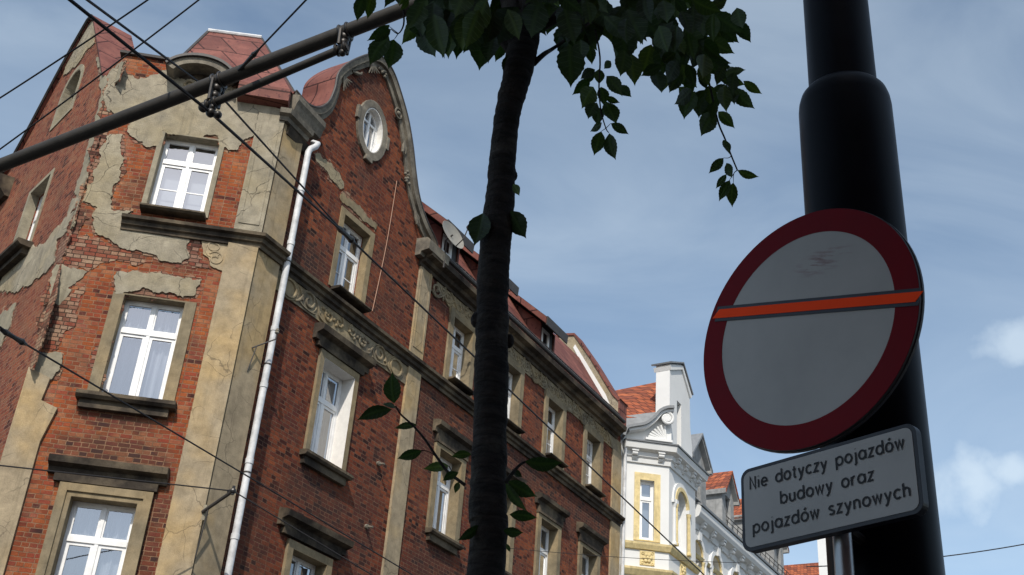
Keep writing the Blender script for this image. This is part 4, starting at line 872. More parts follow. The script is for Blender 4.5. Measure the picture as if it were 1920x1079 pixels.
for c in XA: arch_trim(mW, c - 0.42, c + 0.42, 12.0, 13.4, 0.05, -0.05, 'yellow', False); arch_trim(mW, c - 0.47, c + 0.47, 12.0, 13.4, 0.17, -0.085, 'white_wall')
s = MB(); s.sweep([(20.6, 0), (34.6, 0)], [(-0.02, 13.28), (0.05, 13.28), (0.10, 13.38), (-0.02, 13.42)]); wpart('string_course', s, 'yellow', mW)
# corner bay cornices: plan path runs left face -> street face
bp = lambda a, y=0.0: FR.loc(FWB.pt(a, y, 0))[:2]
bpath = [bp(0.0), bp(1.36), (bq[0], bq[1]), (bq[0], 0.1)]
s = MB(); s.sweep(bpath, [(-0.02, 14.42), (0.05, 14.42), (0.07, 14.55), (0.12, 14.6), (0.14, 14.72), (0.28, 14.78), (0.32, 14.95), (0.20, 15.03), (-0.02, 15.05)]); wpart('cornice', s, 'white_wall', mW)
s = MB(); s.sweep(bpath, [(-0.02, 15.05), (0.35, 14.96), (0.36, 15.0), (-0.02, 15.12)]); wpart('cornice_tin', s, 'grey_tin', mW)
s = MB(); s.sweep(bpath, [(-0.02, 11.86), (0.06, 11.88), (0.12, 12.0), (0.13, 12.06), (-0.02, 12.1)]); wpart('string_course', s, 'yellow', mW)
s = MB(); s.sweep(bpath, [(-0.02, 11.12), (0.05, 11.14), (0.14, 11.28), (0.15, 11.34), (-0.02, 11.38)]); wpart('string_course', s, 'yellow', mW)
def corbel(M_, x, z, sc=1.0):
    s = MB(); s.box(x - 0.10 * sc, x + 0.10 * sc, -0.24 * sc, 0, z, z + 0.07 * sc)
    s.tube([(x - 0.08 * sc, -0.16 * sc, z - 0.05 * sc), (x + 0.08 * sc, -0.16 * sc, z - 0.05 * sc)], 0.062 * sc, 10)
    s.tube([(x - 0.07 * sc, -0.09 * sc, z - 0.14 * sc), (x + 0.07 * sc, -0.09 * sc, z - 0.14 * sc)], 0.045 * sc, 8); s.box(x - 0.07 * sc, x + 0.07 * sc, -0.10 * sc, 0, z - 0.2 * sc, z + 0.002)
    return wpart('corbel', s, 'white_wall', M_)
for x in (0.30, 1.08): corbel(mB, x, 14.70)
for x in (0.28, 0.88, 1.48, 1.92): corbel(mF, x, 14.70)
s = MB(); s.sweep([(21.2, 0), (34.6, 0)], [(-0.02, 14.2), (0.06, 14.22), (0.08, 14.4), (0.3, 14.5), (0.36, 14.62), (0.38, 14.8), (0.28, 14.9), (-0.02, 14.92)]); wpart('cornice', s, 'white_wall', mW)
s = MB(); s.sweep([(21.2, 0), (34.6, 0)], [(-0.02, 14.93), (0.42, 14.83), (0.43, 14.9), (-0.02, 15.04)]); wpart('gutter', s, 'grey_tin', mW)
x = 21.9
while x < 34.4: corbel(mW, x, 14.42, 1.15); x += 0.92
# rosette panel on the left face and one on the street face
for M_, xr in ((mB, 0.74), (mF, 1.02)):
    s = MB(); s.box(xr - 0.21, xr + 0.21, -0.03, 0, 11.45, 11.84)
    for k in range(6):
        a = k * math.pi / 3; s.ball((xr + 0.09 * math.cos(a), -0.045, 11.645 + 0.09 * math.sin(a)), 1, 8, sc=(0.055, 0.035, 0.055))
    s.ball((xr, -0.05, 11.645), 1, 8, sc=(0.05, 0.05, 0.05))
    for sx in (-1, 1):
        for sz in (-1, 1): s.tube(spiral((xr + 0.14 * sx, 11.645 + 0.14 * sz), 0.05, 1.1, 0.5, sx * sz, 16, -0.035), 0.014, 6)
    wpart('rosette', s, 'yellow', M_)
# swan-neck half pediment above the left face
sw = [(-0.08, 15.10), (0.02, 15.36), (0.25, 15.46), (0.55, 15.56), (0.80, 15.78), (0.98, 16.02), (1.20, 16.16), (1.42, 16.2)]
S_ = [tuple(p) for p in smooth_line(sw, 5)]
s = MB(); s.prism([(q[0], q[1] - 0.05) for q in S_] + [(1.42, 15.05), (-0.08, 15.05)], -0.02, 0.2); wpart('pediment', s, 'white_wall', mB)
def band(pts, d0, d1, y0, y1, mb):
    n = len(pts); o_, i_ = [], []
    for i in range(n):
        t = (Vector(pts[min(i + 1, n - 1)]) - Vector(pts[max(i - 1, 0)])).normalized(); nn = Vector((-t.y, t.x)); q = Vector(pts[i]); o_.append(tuple(q + nn * d1)); i_.append(tuple(q + nn * d0))
    return mb.prism(o_ + i_[::-1], y0, y1)
s = MB(); band(S_, -0.05, 0.03, -0.34, 0.5, s); wpart('pediment_tin', s, 'grey_tin', mB)
s = MB(); band(S_[6:], -0.13, -0.05, -0.26, 0.0, s); s.tube(spiral((1.24, 15.84), 0.20, 1.6, 1.6, -1, 30, -0.2), 0.045, 8); s.tube([(1.24, 0.0, 15.84), (1.24, -0.24, 15.84)], 0.11, 12)
for k in range(7): s.tube([(1.25, -0.05, 15.2), (1.25 - 0.55 * math.cos(0.15 + k * 0.22), -0.07, 15.2 + 0.5 * math.sin(0.15 + k * 0.22) * (0.7 + 0.05 * k))], [0.02, 0.055], 6)
s.box(0.60, 1.40, -0.22, 0.0, 15.1, 15.17); wpart('pediment_scroll', s, 'white_wall', mB)
# pointed front gable of the bay, standing on its street face
G = [(0.14, 15.05), (2.0, 15.05), (1.95, 15.8), (1.80, 16.4), (1.78, 17.55), (1.08, 18.22), (0.15, 17.82)]
s = MB(); s.prism(G, 0.05, 0.50, holes=[rect(0.72, 1.06, 15.4, 16.85)]); wpart('gable', s, 'white_wall', mF)
s = MB(); s.box(0.72, 1.06, 0.3, 0.32, 15.4, 16.85); wpart('gable_window', s, 'glass', mF); s = MB(); s.box(0.6, 1.2, 0.44, 0.46, 15.3, 17); wpart('room_backing', s, 'interior', mF)
s = MB(); band([(0.06, 17.80), (1.08, 18.25), (1.86, 17.50)], 0.0, 0.05, -0.04, 0.62, s); wpart('gable_tin', s, 'grey_tin', mF)
s = MB(); band([(0.12, 17.66), (1.08, 18.10), (1.80, 17.40)], -0.06, 0.08, 0.0, 0.56, s); wpart('gable_moulding', s, 'white_wall', mF)
s = MB(); s.box(2.06, 2.1, 0.2, 2, 15.0, 16.3)
# bay roof of orange tile with grey tin valley
def quadpart(name, pts, mat, M_):
    s = MB(); k = len(pts); c = Vector((0, 0, 0))
    nn = (Vector(pts[1]) - Vector(pts[0])).cross(Vector(pts[2]) - Vector(pts[0])).normalized() * 0.06
    s.add([tuple(Vector(p)) for p in pts] + [tuple(Vector(p) - nn) for p in pts], [tuple(range(k)), tuple(range(2 * k - 1, k - 1, -1))] + [(i, (i + 1) % k, (i + 1) % k + k, i + k) for i in range(k)]); return wpart(name, s, mat, M_)
def b3(px, py, y): a, z = FWB.pick(px, py, y); return (a, y, z)
q2 = lambda a, b: (1120 + a / 2.458, 640 + b / 2.458)
quadpart('tiled_roof', [b3(*q2(40, 352), 0.5), b3(*q2(305, 352), 0.5), b3(*q2(302, 183), 1.9), b3(*q2(20, 240), 1.9)], 'tile', mB)
quadpart('valley_tin', [b3(*q2(70, 430), 0.25), b3(*q2(330, 400), 0.25), b3(*q2(318, 320), 0.56), b3(*q2(85, 350), 0.56)], 'grey_tin', mB)
# main roof and its dormers
mr = YZ([(-0.3, 15.0), (2.2, 17.3), (8, 17.9), (8, 15.0)], 20.6, 34.6, MB()); wpart('main_roof', mr, 'grey_tin', mW)
s = MB()
for x in [24.4 + 0.5 * k for k in range(21)]: s.tube([(x, -0.1, 15.2), (x, -0.15, 15.5)], 0.015, 5)
s.tube([(24.2, -0.15, 15.5), (34.5, -0.15, 15.5)], 0.015, 5).tube([(24.2, -0.14, 15.35), (34.5, -0.14, 15.35)], 0.012, 5); wpart('snow_guard', s, 'dark_tin', mW)
def gdormer(x0, x1, yf, z0, zw, ridge, tiled=True, depth=2.2):
    d = MB(); xm = (x0 + x1) / 2
    d.prism([(x0, z0), (x1, z0), (x1, zw), (xm, ridge), (x0, zw)], yf, yf + depth, holes=[rect(xm - 0.27, xm + 0.27, z0 + 0.5, zw - 0.1)]); do = wpart('dormer', d, 'grey_wall', mW)
    e = MB(); ov = 0.14
    for sx in (-1, 1):
        a = (xm + sx * ((x1 - x0) / 2 + ov), zw - ov * (ridge - zw) / ((x1 - x0) / 2)); e.prism([(xm, ridge), a, (a[0], a[1] + 0.10), (xm, ridge + 0.10)], yf - 0.22, yf + depth, 0)
    e.build('dormer_roof', 'tile' if tiled else 'grey_tin', do)
    e = MB()
    e.prism([(x0 - ov, zw - 0.2), (x0, zw - 0.2), (x0, zw + 0.02), (x0 - ov, zw - 0.02)], yf - 0.2, yf + depth); e.prism([(x1, zw - 0.2), (x1 + ov, zw - 0.2), (x1 + ov, zw - 0.02), (x1, zw + 0.02)], yf - 0.2, yf + depth)
    band([(x0 - 0.1, zw - 0.06), (xm, ridge), (x1 + 0.1, zw - 0.06)], -0.09, 0.0, yf - 0.18, yf, e); e.build('dormer_trim', 'grey_wall', do)
    e = MB(); e.box(xm - 0.27, xm + 0.27, yf + 0.12, yf + 0.14, z0 + 0.5, zw - 0.1); e.build('dormer_window', 'glass', do); e = MB(); e.box(xm - 0.3, xm + 0.3, yf + 0.5, yf + 0.52, z0 + 0.4, zw); e.build('room_backing', 'interior', do)
DORM = [(22.0, 23.6, 0.35, 15.2, 17.05, 17.95, False), (26.45, 27.7, 0.8, 15.5, 17.38, 18.2, True), (29.4, 30.65, 0.8, 15.5, 17.38, 18.2, True), (32.4, 33.7, 0.8, 15.5, 17.38, 18.2, True)]
for a in DORM: gdormer(*a)

# ------------------------------------------------------------------ farther house seen under the small plate
Pd = FR.pt(52, -4.0, 0); rdh = (Pd.x, Pd.y, 0)
fh = empty('far_house', rdh, 'distant pale house with weathered orange tiled roof seen beneath the lettered plate', 'building')
FD = Frame(Pd, 121.0); mD = FD.m(rdh)
q = lambda px, py, y=0.0: FD.pick(px, py, y)
(xa0, za0), (xa1, za1) = q(1478, 1046), q(1541, 1040)
s = MB(); s.box(xa0 - 9, xa1 + 5, 0.6, 8, 0, za0 - 3.2); s.build('wall', 'white_wall', fh, mD)
s = MB(); s.add([(xa0 - 9, 0.0, za0 - 3.6), (xa1 + 5, 0.0, za0 - 3.6), (xa1 + 5, 3.2, za0 + 0.6), (xa0 - 9, 3.2, za0 + 0.6), (xa0 - 9, 6.4, za0 - 3.6), (xa1 + 5, 6.4, za0 - 3.6)], [(0, 1, 2, 3), (3, 2, 5, 4), (0, 3, 4), (1, 5, 2), (0, 4, 5, 1)]); s.build('roof', 'tile', fh, mD)
s = MB(); s.prism([(xa1, za0 - 6), (xa1 + 1.4, za0 - 6), (xa1 + 1.4, za1 + 1.7), (xa1 + 0.5, za1 + 2.6), (xa1, za1 + 1.9)], -0.8, 0.4); s.build('chimney', 'white_wall', fh, mD)
# ------------------------------------------------------------------ unseen block added behind the viewer to shade sign, mast and tree
sdx, sdy = math.sin(rad(SUN_AZ)), math.cos(rad(SUN_AZ))
tn = empty('added_shade_block', (0, -2.6, 0), 'plain brown unseen block added behind the viewer to cast shade', 'building')
s = MB(); s.box(-4.3, 26, -10, 0, 0, 12.7); s.build('wall', 'brick_side', tn); s = MB(); s.prism([(-4.5, 0), (26.3, 0), (26.3, 0.3), (-4.5, 0.3)], -10.2, 0.3); o = s.build('roof', 'roof', tn); o.location = (0, 0, 12.71)
pv = MB(); pv.box(-60, 60, -2.6, 5.2, -0.13, 0.0); tag(pv.build('pavement', 'paving'), kind='structure')

# ------------------------------------------------------------------ lamp and traction mast
PX, PY = 1.315, 3.85
mast = empty('traction_mast', (PX, PY, 0), 'black painted tapering steel mast carrying the round road sign', 'mast')
s = MB(); s.lathe([(0.190, 0), (0.187, 3), (0.187, 4.60), (0.1865, 4.755), (0.183, 4.79), (0.175, 4.82), (0.162, 4.838), (0.146, 4.846), (0.139, 4.848)], (0, 0, 0), 64); s.build('lower_shaft', 'pole', mast, smooth=True)
s = MB(); s.lathe([(0.1385, 4.84), (0.1375, 5.0), (0.130, 7.4), (0.120, 9.2)], (0, 0, 0), 64); s.build('upper_shaft', 'pole', mast, smooth=True)
s = MB(); s.lathe([(0.138, 4.843), (0.143, 4.846), (0.1425, 4.852), (0.138, 4.857)], (0, 0, 0), 64); s.build('weld_collar', 'pole', mast, smooth=True)

# ------------------------------------------------------------------ signs
FS = Frame((1.04226, 3.54996), 140.5)
def sign_root(name, zc, label, cat):
    p = FS.pt(0, 0, zc); o = empty(name, p, label, cat); o.matrix_world = frame_m((p.x, p.y, zc), 140.5); return o
DC = (-0.045, 3.582); DR = 0.446
so = sign_root('road_sign', DC[1], 'round white road sign with red rim and slanting orange bar', 'road sign')
def disc(r0, r1, y, n=96):
    if r0 == 0: return [(DC[0] + r1 * math.cos(2 * math.pi * i / n), y, r1 * math.sin(2 * math.pi * i / n)) for i in range(n)]
s = MB(); s.prism(ellipse((DC[0], 0), DR, DR, 96), 0.0, 0.012); s.prism(ellipse((DC[0], 0), DR + 0.004, DR + 0.003, 96), 0.012, 0.022, holes=[ellipse((DC[0], 0), DR - 0.012, DR - 0.012, 96)]); s.build('backing', 'sign_back', so)
s = MB(); s.prism(ellipse((DC[0], 0), DR - 0.001, DR - 0.001, 96), -0.002, 0.001, holes=[ellipse((DC[0], 0), 0.358, 0.358, 96)]); s.build('rim', 'sign_red', so)
s = MB(); s.prism(ellipse((DC[0], 0), 0.358, 0.358, 96), -0.001, 0.001); s.build('face', 'sign_white', so)
ang = math.atan2(3.532 - 3.765, 0.40 + 0.425); bc = ((0.40 - 0.425) / 2, (3.532 + 3.765) / 2 - DC[1])
def barpoly(L, h, skew=0.0):
    c, s_ = math.cos(ang), math.sin(ang)
    return [(bc[0] + x * c - z * s_, bc[1] + x * s_ + z * c) for x, z in ((-L - skew, -h), (L - skew, -h), (L + skew, h), (-L + skew, h))]
s = MB(); s.prism(barpoly(0.428, 0.030, 0.0), -0.0045, -0.002); s.build('bar_border', 'sign_black', so)
s = MB(); s.prism(barpoly(0.428, 0.0175, 0.012), -0.0062, -0.0045); s.build('bar', 'sign_orange', so)
PC = (-0.004, 2.978); PW, PH = 0.334, 0.144
po = sign_root('supplementary_plate', PC[1], 'white rectangular plate with three lines of black Polish lettering below the disc', 'sign plate')
def rrect(w, h, r, n=8):
    out = []
    for cx_, cz_, a0 in ((w - r, h - r, 0), (-w + r, h - r, 90), (-w + r, -h + r, 180), (w - r, -h + r, 270)):
        for i in range(n + 1): a = rad(a0 + 90 * i / n); out.append((cx_ + r * math.cos(a), cz_ + r * math.sin(a)))
    return out
s = MB(); s.prism(rrect(PW, PH, 0.035), 0.0, 0.03); s.build('backing', 'sign_black', po, bevel=0.003)
s = MB(); s.prism(rrect(PW - 0.013, PH - 0.013, 0.026), -0.0015, 0.001); s.build('face', 'sign_white', po)
# mono-line lettering: strokes in a 0..1 x-height grid
def arc(cx_, cy_, rx, ry, a0, a1, n=14): return [(cx_ + rx * math.cos(rad(a0 + (a1 - a0) * i / n)), cy_ + ry * math.sin(rad(a0 + (a1 - a0) * i / n))) for i in range(n + 1)]
O_ = arc(0.42, 0.5, 0.40, 0.46, 0, 360, 24)
GLY = {
 'N': (0.86, [[(0.08, 0), (0.08, 1.42), (0.80, 0), (0.80, 1.42)]]),
 'i': (0.20, [[(0.10, 0), (0.10, 0.96)], [(0.10, 1.30), (0.10, 1.36)]]),
 'j': (0.30, [[(0.22, 0.96), (0.22, -0.25), (0.16, -0.36), (0.02, -0.40)], [(0.22, 1.30), (0.22, 1.36)]]),
 'e': (0.82, [[(0.04, 0.52), (0.79, 0.52)] + arc(0.42, 0.5, 0.38, 0.46, 3, 318, 22)]),
 'd': (0.86, [O_, [(0.81, 0), (0.81, 1.46)]]),
 'b': (0.86, [[(p[0] + 0.02, p[1]) for p in O_], [(0.05, 0), (0.05, 1.46)]]),
 'p': (0.86, [[(p[0] + 0.02, p[1]) for p in O_], [(0.05, 0.96), (0.05, -0.44)]]),
 'o': (0.84, [O_]),
 'ó': (0.84, [O_, [(0.40, 1.22), (0.62, 1.46)]]),
 'a': (0.86, [O_, [(0.81, 0), (0.81, 0.96)]]),
 't': (0.50, [[(0.24, 1.30), (0.24, 0.16), (0.32, 0.03), (0.48, 0.03)], [(0.02, 0.94), (0.46, 0.94)]]),
 'y': (0.72, [[(0.03, 0.96), (0.37, 0.06)], [(0.70, 0.96), (0.28, -0.22), (0.18, -0.36), (0.02, -0.40)]]),
 'c': (0.72, [arc(0.42, 0.5, 0.38, 0.46, 45, 315, 20)]),
 'z': (0.66, [[(0.05, 0.94), (0.60, 0.94), (0.05, 0.04), (0.62, 0.04)]]),
 'w': (1.02, [[(0.03, 0.96), (0.27, 0.03), (0.51, 0.92), (0.75, 0.03), (0.99, 0.96)]]),
 'u': (0.76, [[(0.06, 0.96), (0.06, 0.32)] + arc(0.37, 0.34, 0.31, 0.30, 180, 360, 12) + [(0.68, 0.96)], [(0.68, 0.5), (0.68, 0)]]),
 'r': (0.50, [[(0.06, 0), (0.06, 0.96)], [(0.06, 0.55)] + arc(0.38, 0.55, 0.32, 0.39, 180, 75, 8)]),
 's': (0.62, [arc(0.33, 0.72, 0.27, 0.22, 40, 180, 8) + [(0.10, 0.62), (0.5, 0.40)] + arc(0.31, 0.26, 0.27, 0.23, 25, -150, 10)]),
 'n': (0.76, [[(0.06, 0), (0.06, 0.96)], [(0.06, 0.6)] + arc(0.37, 0.62, 0.31, 0.32, 180, 0, 12) + [(0.68, 0)]]),
 'h': (0.76, [[(0.06, 0), (0.06, 1.46)], [(0.06, 0.6)] + arc(0.37, 0.62, 0.31, 0.32, 180, 0, 12) + [(0.68, 0)]]),
 ' ': (0.62, []),
}
def text_mesh(mb, txt, x0, x1, z, xh, sw, y=-0.0032):
    gap = 0.30; tot = sum(GLY[c][0] for c in txt) + gap * (len(txt) - 1); sx = (x1 - x0) / tot; x = x0; lay = 0
    for c in txt:
        w_, strokes = GLY[c]
        for st in strokes:
            P = [Vector((x + p[0] * sx, z + p[1] * xh)) for p in st]
            closed = (P[0] - P[-1]).length < 1e-5; n = len(P); hw = sw / 2; L_, R_ = [], []
            for i in range(n):
                a = P[i - 1] if i else (P[-2] if closed else None); b = P[i + 1] if i < n - 1 else (P[1] if closed else None)
                ns = []
                if a is not None: d = (P[i] - a).normalized(); ns.append(Vector((-d.y, d.x)))
                if b is not None: d = (b - P[i]).normalized(); ns.append(Vector((-d.y, d.x)))
                m_ = sum(ns, Vector((0, 0))); m_ = m_.normalized() if m_.length > 1e-4 else ns[0]; m_ = m_ / max(0.5, m_.dot(ns[0]))
                ext = Vector((0, 0))
                L_.append(P[i] + m_ * hw); R_.append(P[i] - m_ * hw)
            yy = y - 0.00012 * (lay % 7); lay += 1
            mb.add([(q.x, yy, q.y) for q in L_] + [(q.x, yy, q.y) for q in R_], [(i, i + 1, i + 1 + n, i + n) for i in range(n - 1)])
        x += (w_ + gap) * sx
s = MB(); text_mesh(s, 'Nie dotyczy pojazdów', -0.295, 0.292, 0.067, 0.0300, 0.0068); s.build('lettering', 'letter', po)
s = MB(); text_mesh(s, 'budowy oraz', -0.172, 0.178, -0.010, 0.0300, 0.0068); s.build('lettering', 'letter', po)
s = MB(); text_mesh(s, 'pojazdów szynowych', -0.287, 0.297, -0.087, 0.0300, 0.0068); s.build('lettering', 'letter', po)
# post behind the plates
pp = FS.pt(0.0, 0.075, 0)
post = empty('sign_post', (pp.x, pp.y, 0), 'slim grey galvanised tube clamped to the mast behind the signs', 'post')
s = MB(); s.lathe([(0.030, 0.3), (0.030, 3.06), (0.001, 3.062)], (0, 0, 0), 20); s.build('tube', 'galv', post, smooth=True)
for z in (0.9, 2.2, 2.88):
    s = MB(); dv_ = Vector((PX - pp.x, PY - pp.y, 0)); s.tube([(0, 0, z), tuple(dv_.normalized() * (dv_.length - 0.18) + Vector((0, 0, z)))], 0.018, 8); s.lathe([(0.031, -0.02), (0.037, -0.02), (0.037, 0.02), (0.031, 0.02)], (0, 0, z), 16); s.build('clamp', 'fitting', post)
for z in (2.94, 3.02):
    s = MB(); dn = Vector(FS.n); s.tube([(0, 0, z), tuple(dn * 0.05 + Vector((0, 0, z)))], 0.014, 8); s.lathe([(0.031, -0.015), (0.036, -0.015), (0.036, 0.015), (0.031, 0.015)], (0, 0, z), 16); s.build('clamp', 'fitting', post)

for z in (3.35, 3.78):
    q = FS.pt(DC[0], 0.02, z); m_ = Vector((PX, PY, z)); d_ = m_ - q; d_.z = 0
    s = MB(); s.tube([tuple(q - Vector((PX, PY, 0))), tuple(q + d_ * ((d_.length - 0.17) / d_.length) - Vector((PX, PY, 0)))], 0.02, 8); s.build('sign_clamp', 'pole', mast)
# ------------------------------------------------------------------ overhead arm and wires
best = None
for k in range(200):
    z = 5.5 + k * 0.01; u, v = proj((PX - 0.10, PY, z)); e = abs(v - (310 - 0.387 * u))
    if best is None or e < best[0]: best = (e, z)
zA = best[1]
A0 = Vector((PX - 0.10, PY, zA)); A1 = at_d(0, 311, 7.6); A2 = A1 + (A1 - A0) * 0.35
def on_arm(px, py):
    """point of the arm nearest the sight line of a pixel"""
    d = Vector(ray(px, py)).normalized(); a = A0; e = (A1 - A0).normalized(); w0 = Vector(CAM) - a
    b = d.dot(e); dd = d.dot(w0); ee = e.dot(w0); t = (ee - b * dd) / (1 - b * b); return a + e * t
arm = empty('overhead_bracket', A0, 'thick dark tubular arm slanting across the sky to carry tram wires', 'bracket arm')
rel = lambda p: tuple(Vector(p) - A0)
s = MB(); s.tube([rel(A0), rel(A1), rel(A2)], 0.040, 20); s.build('main_tube', 'tube', arm, smooth=True)
B0, B1 = on_arm(415, 165), on_arm(652, 72)
dn = Vector((0, 0, -1))
def lower(p, px, py):
    # point straight below the arm on the sight line row of the brace
    best = None
    for k in range(80):
        q = p + dn * (0.005 * k); u, v = proj(q); e = (u - px) ** 2 + (v - py) ** 2
        if best is None or e < best[0]: best = (e, q)
    return best[1]
C0, C1 = lower(B0, 408, 196), lower(B1, 643, 92)
s = MB(); e = (C1 - C0).normalized(); s.tube([rel(C0 - e * 0.05), rel(C1 + e * 0.03)], 0.022, 14); s.ball(rel(C0 - e * 0.06), 0.03); s.build('brace_tube', 'tube', arm, smooth=True)
for P, Q in ((B0, C0), (B1, C1)):
    s = MB(); t = (A1 - A0).normalized(); side = t.cross(Vector((0, 0, 1))).normalized(); up = side.cross(t).normalized()
    def ring(p, r, w): 
        n = 24; return [rel(p + (side * math.cos(2 * math.pi * i / n) + up * math.sin(2 * math.pi * i / n)) * r) for i in range(n + 1)]
    for d in (-0.022, 0.022): s.tube(ring(P + t * d, 0.043, 0), 0.007, 6)
    s.tube([rel(P - up * 0.045), rel(P.lerp(Q, 0.5)), rel(Q)], 0.02, 10); s.ball(rel(P.lerp(Q, 0.35)), 0.034); s.ball(rel(P.lerp(Q, 0.68)), 0.030)
    for d in (-0.02, 0.03): s.tube(ring(Q + t * d, 0.028, 0), 0.008, 6)
    s.tube([rel(P + side * 0.05 - up * 0.02), rel(Q + side * 0.05)], 0.010, 6).tube([rel(P - side * 0.05 - up * 0.02), rel(Q - side * 0.04)], 0.010, 6).ball(rel(P + side * 0.055), 0.018).ball(rel(Q - up * 0.03), 0.022)
    s.build('clamp', 'fitting', arm, smooth=True)
s = MB(); hq = lower(C0, 396, 212); s.tube([rel(C0), rel(hq)], 0.016, 8).ball(rel(hq), 0.028); s.ball(rel(hq + Vector((0.04, 0, -0.01))), 0.024); s.build('wire_hanger', 'fitting', arm, smooth=True)

def sag(a, b, d, n=24):
    a, b = Vector(a), Vector(b); return [a.lerp(b, i / n) - Vector((0, 0, d * 4 * (i / n) * (1 - i / n))) for i in range(n + 1)]
def wire(pts, r, label, name='overhead_wire', ins=(), group='overhead wires'):
    o = Vector(pts[0]); root = empty(name, o, label, 'wire', group); s = MB(); s.tube([tuple(Vector(p) - o) for p in pts], r, 6); s.build('strand', 'wire', root, smooth=True)
    for p, dr in ins:
        s = MB(); p = Vector(p) - o; dr = Vector(dr).normalized()
        s.tube([tuple(p - dr * 0.16), tuple(p - dr * 0.1), tuple(p), tuple(p + dr * 0.1), tuple(p + dr * 0.16)], [r * 1.2, r * 2.6, r * 2.0, r * 2.8, r * 1.2], 8); s.ball(tuple(p + dr * 0.1), r * 3.2); s.ball(tuple(p - dr * 0.09), r * 2.8)
        s.build('insulator', 'fitting', root, smooth=True)
    return root
up3 = Vector(FR.u)
# contact wires along the street
def along(px, py, dist, px2, py2):
    """straight wire through a point at dist whose far end lies on the sight line of px2,py2, kept level"""
    a = at_d(px, py, dist); d = Vector(ray(px2, py2)).normalized(); t = (a.z - CAM[2]) / d.z; return a, Vector(CAM) + d * t
hgr = hq
d0 = (hgr - Vector(CAM)).length
far = at_y(1322, 1080, 17.0); mid = at_y(648, 440, 8.3)
near = at_d(126, -4, d0 - 0.6); 
wire([near + (near - hgr) * 0.6, near, hgr, mid, far, far + (far - mid) * 0.5], 0.0095, 'black contact wire clipped to the hanger under the tubular arm, running down the street', ins=[(mid, far - hgr)])
n2_ = at_d(158, -4, d0 - 0.9); m2 = at_y(425, 193, 6.3)
wire([n2_ + (n2_ - m2) * 0.5, n2_, m2, mid], 0.0075, 'thinner black feeder wire meeting the contact wire at its clamp', ins=[])
# guy wires
P1 = at_d(0, 175, 7.0); P2 = at_d(268, -3, 6.4)
wire(sag(P1 + (P1 - P2) * 0.8, P2 + (P2 - P1) * 0.8, 0.05), 0.0045, 'thin span wire crossing the sky above the side gable peak', 'span_wire')
P1 = at_d(0, 272, 7.2); P2 = at_d(366, -3, 6.6)
wire(sag(P1 + (P1 - P2) * 0.6, P2 + (P2 - P1) * 0.6, 0.05), 0.0045, 'thin span wire running just above the thick arm over the brick side gable', 'span_wire')
P1 = on_arm(437, 135); P2 = at_d(578, -4, 6.2)
wire([P1, P1.lerp(P2, 0.35), P2, P2 + (P2 - P1) * 1.5], 0.005, 'stay wire rising from the clamp of the tubular arm past the tower roof', 'stay_wire', ins=[(P1.lerp(P2, 0.16), P2 - P1)])
# lower wires
w0, w1, w2, w3 = at_d(-10, 606, 9.5), at_d(25, 632, 9.7), at_y(447, 883, 11.5), at_y(778, 1081, 14.5)
wire([w0 + (w0 - w1) * 6, w0, w1, w2, w3, w3 + (w3 - w2) * 0.6], 0.0085, 'black wire with insulator at the left edge crossing the pilaster and downpipe', ins=[(w1, w2 - w1)])
# wall bracket with its two wires
bk = FC.pt(-0.02, -0.07, 7.47); tip = at_d(437, 921, (bk - Vector(CAM)).length - 0.55)
bra = empty('wall_bracket', bk, 'dark iron wall bracket on the yellow pilaster holding a wire by the downpipe', 'bracket'); tl = Vector(tip) - bk
s = MB(); s.tube([(0, 0, 0), tuple(tl)], 0.028, 8); s.build('bar', 'dark_tin', bra)
s = MB(); s.box(-0.09, 0.05, 0.0, 0.03, -0.13, 0.12); s.build('wall_plate', 'cement', bra)
s = MB(); s.tube([(0.02, 0.03, -0.75), tuple(tl * 0.2)], 0.012, 6); s.build('shadow_rod', 'dark_tin', bra)  # rod added where only the bracket's shadow lies on the pilaster
s = MB(); s.ball(tuple(tl), 0.05).ball(tuple(tl * 0.86 + Vector((0, 0, 0.04))), 0.035).tube([tuple(tl + Vector((0, 0, -0.06))), tuple(tl + Vector((0, 0, 0.08)))], 0.025, 8); s.build('insulator', 'fitting', bra)
e0 = at_d(-10, 872, (tip - Vector(CAM)).length - 1.0); e1 = at_y(702, 1081, 19.0)
wire([e0 + (e0 - tip) * 0.5, e0, tip], 0.011, 'black service wire from the left edge to the iron wall bracket')
wire([tip, e1, e1 + (e1 - tip) * 0.3], 0.011, 'black service wire leaving the wall bracket toward the street front')
# small insulator bracket beside the downpipe
sb = FR.pt(0.30, -0.14, 10.55); sbr = empty('insulator_bracket', sb, 'small rusty insulator bracket beside the white downpipe', 'bracket')
ta = Vector(FR.n) * 0.30 + Vector(FR.u) * 0.22 + Vector((0, 0, 0.22))
s = MB(); s.tube([(0, 0, 0), tuple(ta)], 0.014, 6).tube([(0, 0, -0.45), tuple(ta * 0.2)], 0.010, 6).tube([tuple(ta), tuple(ta + Vector((0, 0, 0.16)))], 0.012, 6); s.build('arm', 'dark_tin', sbr)
s = MB(); s.lathe([(0.02, 0), (0.04, 0.02), (0.03, 0.05), (0.038, 0.07), (0.015, 0.11)], tuple(ta + Vector((0, 0, 0.10))), 10); s.build('insulator', 'grey_stone', sbr)
# far thin wires
a, b = at_y(1745, 1030, 24), at_y(1935, 1003, 24)
wire(sag(a + (a - b) * 1.2, b + (b - a), 0.2), 0.012, 'faint thin wire against the sky beside the mast', 'span_wire')
a, b = at_y(930, 1026, 24), at_y(1400, 1056, 25)
wire(sag(a, b, 0.05), 0.006, 'faint thin wire strung across in front of the white house', 'span_wire')

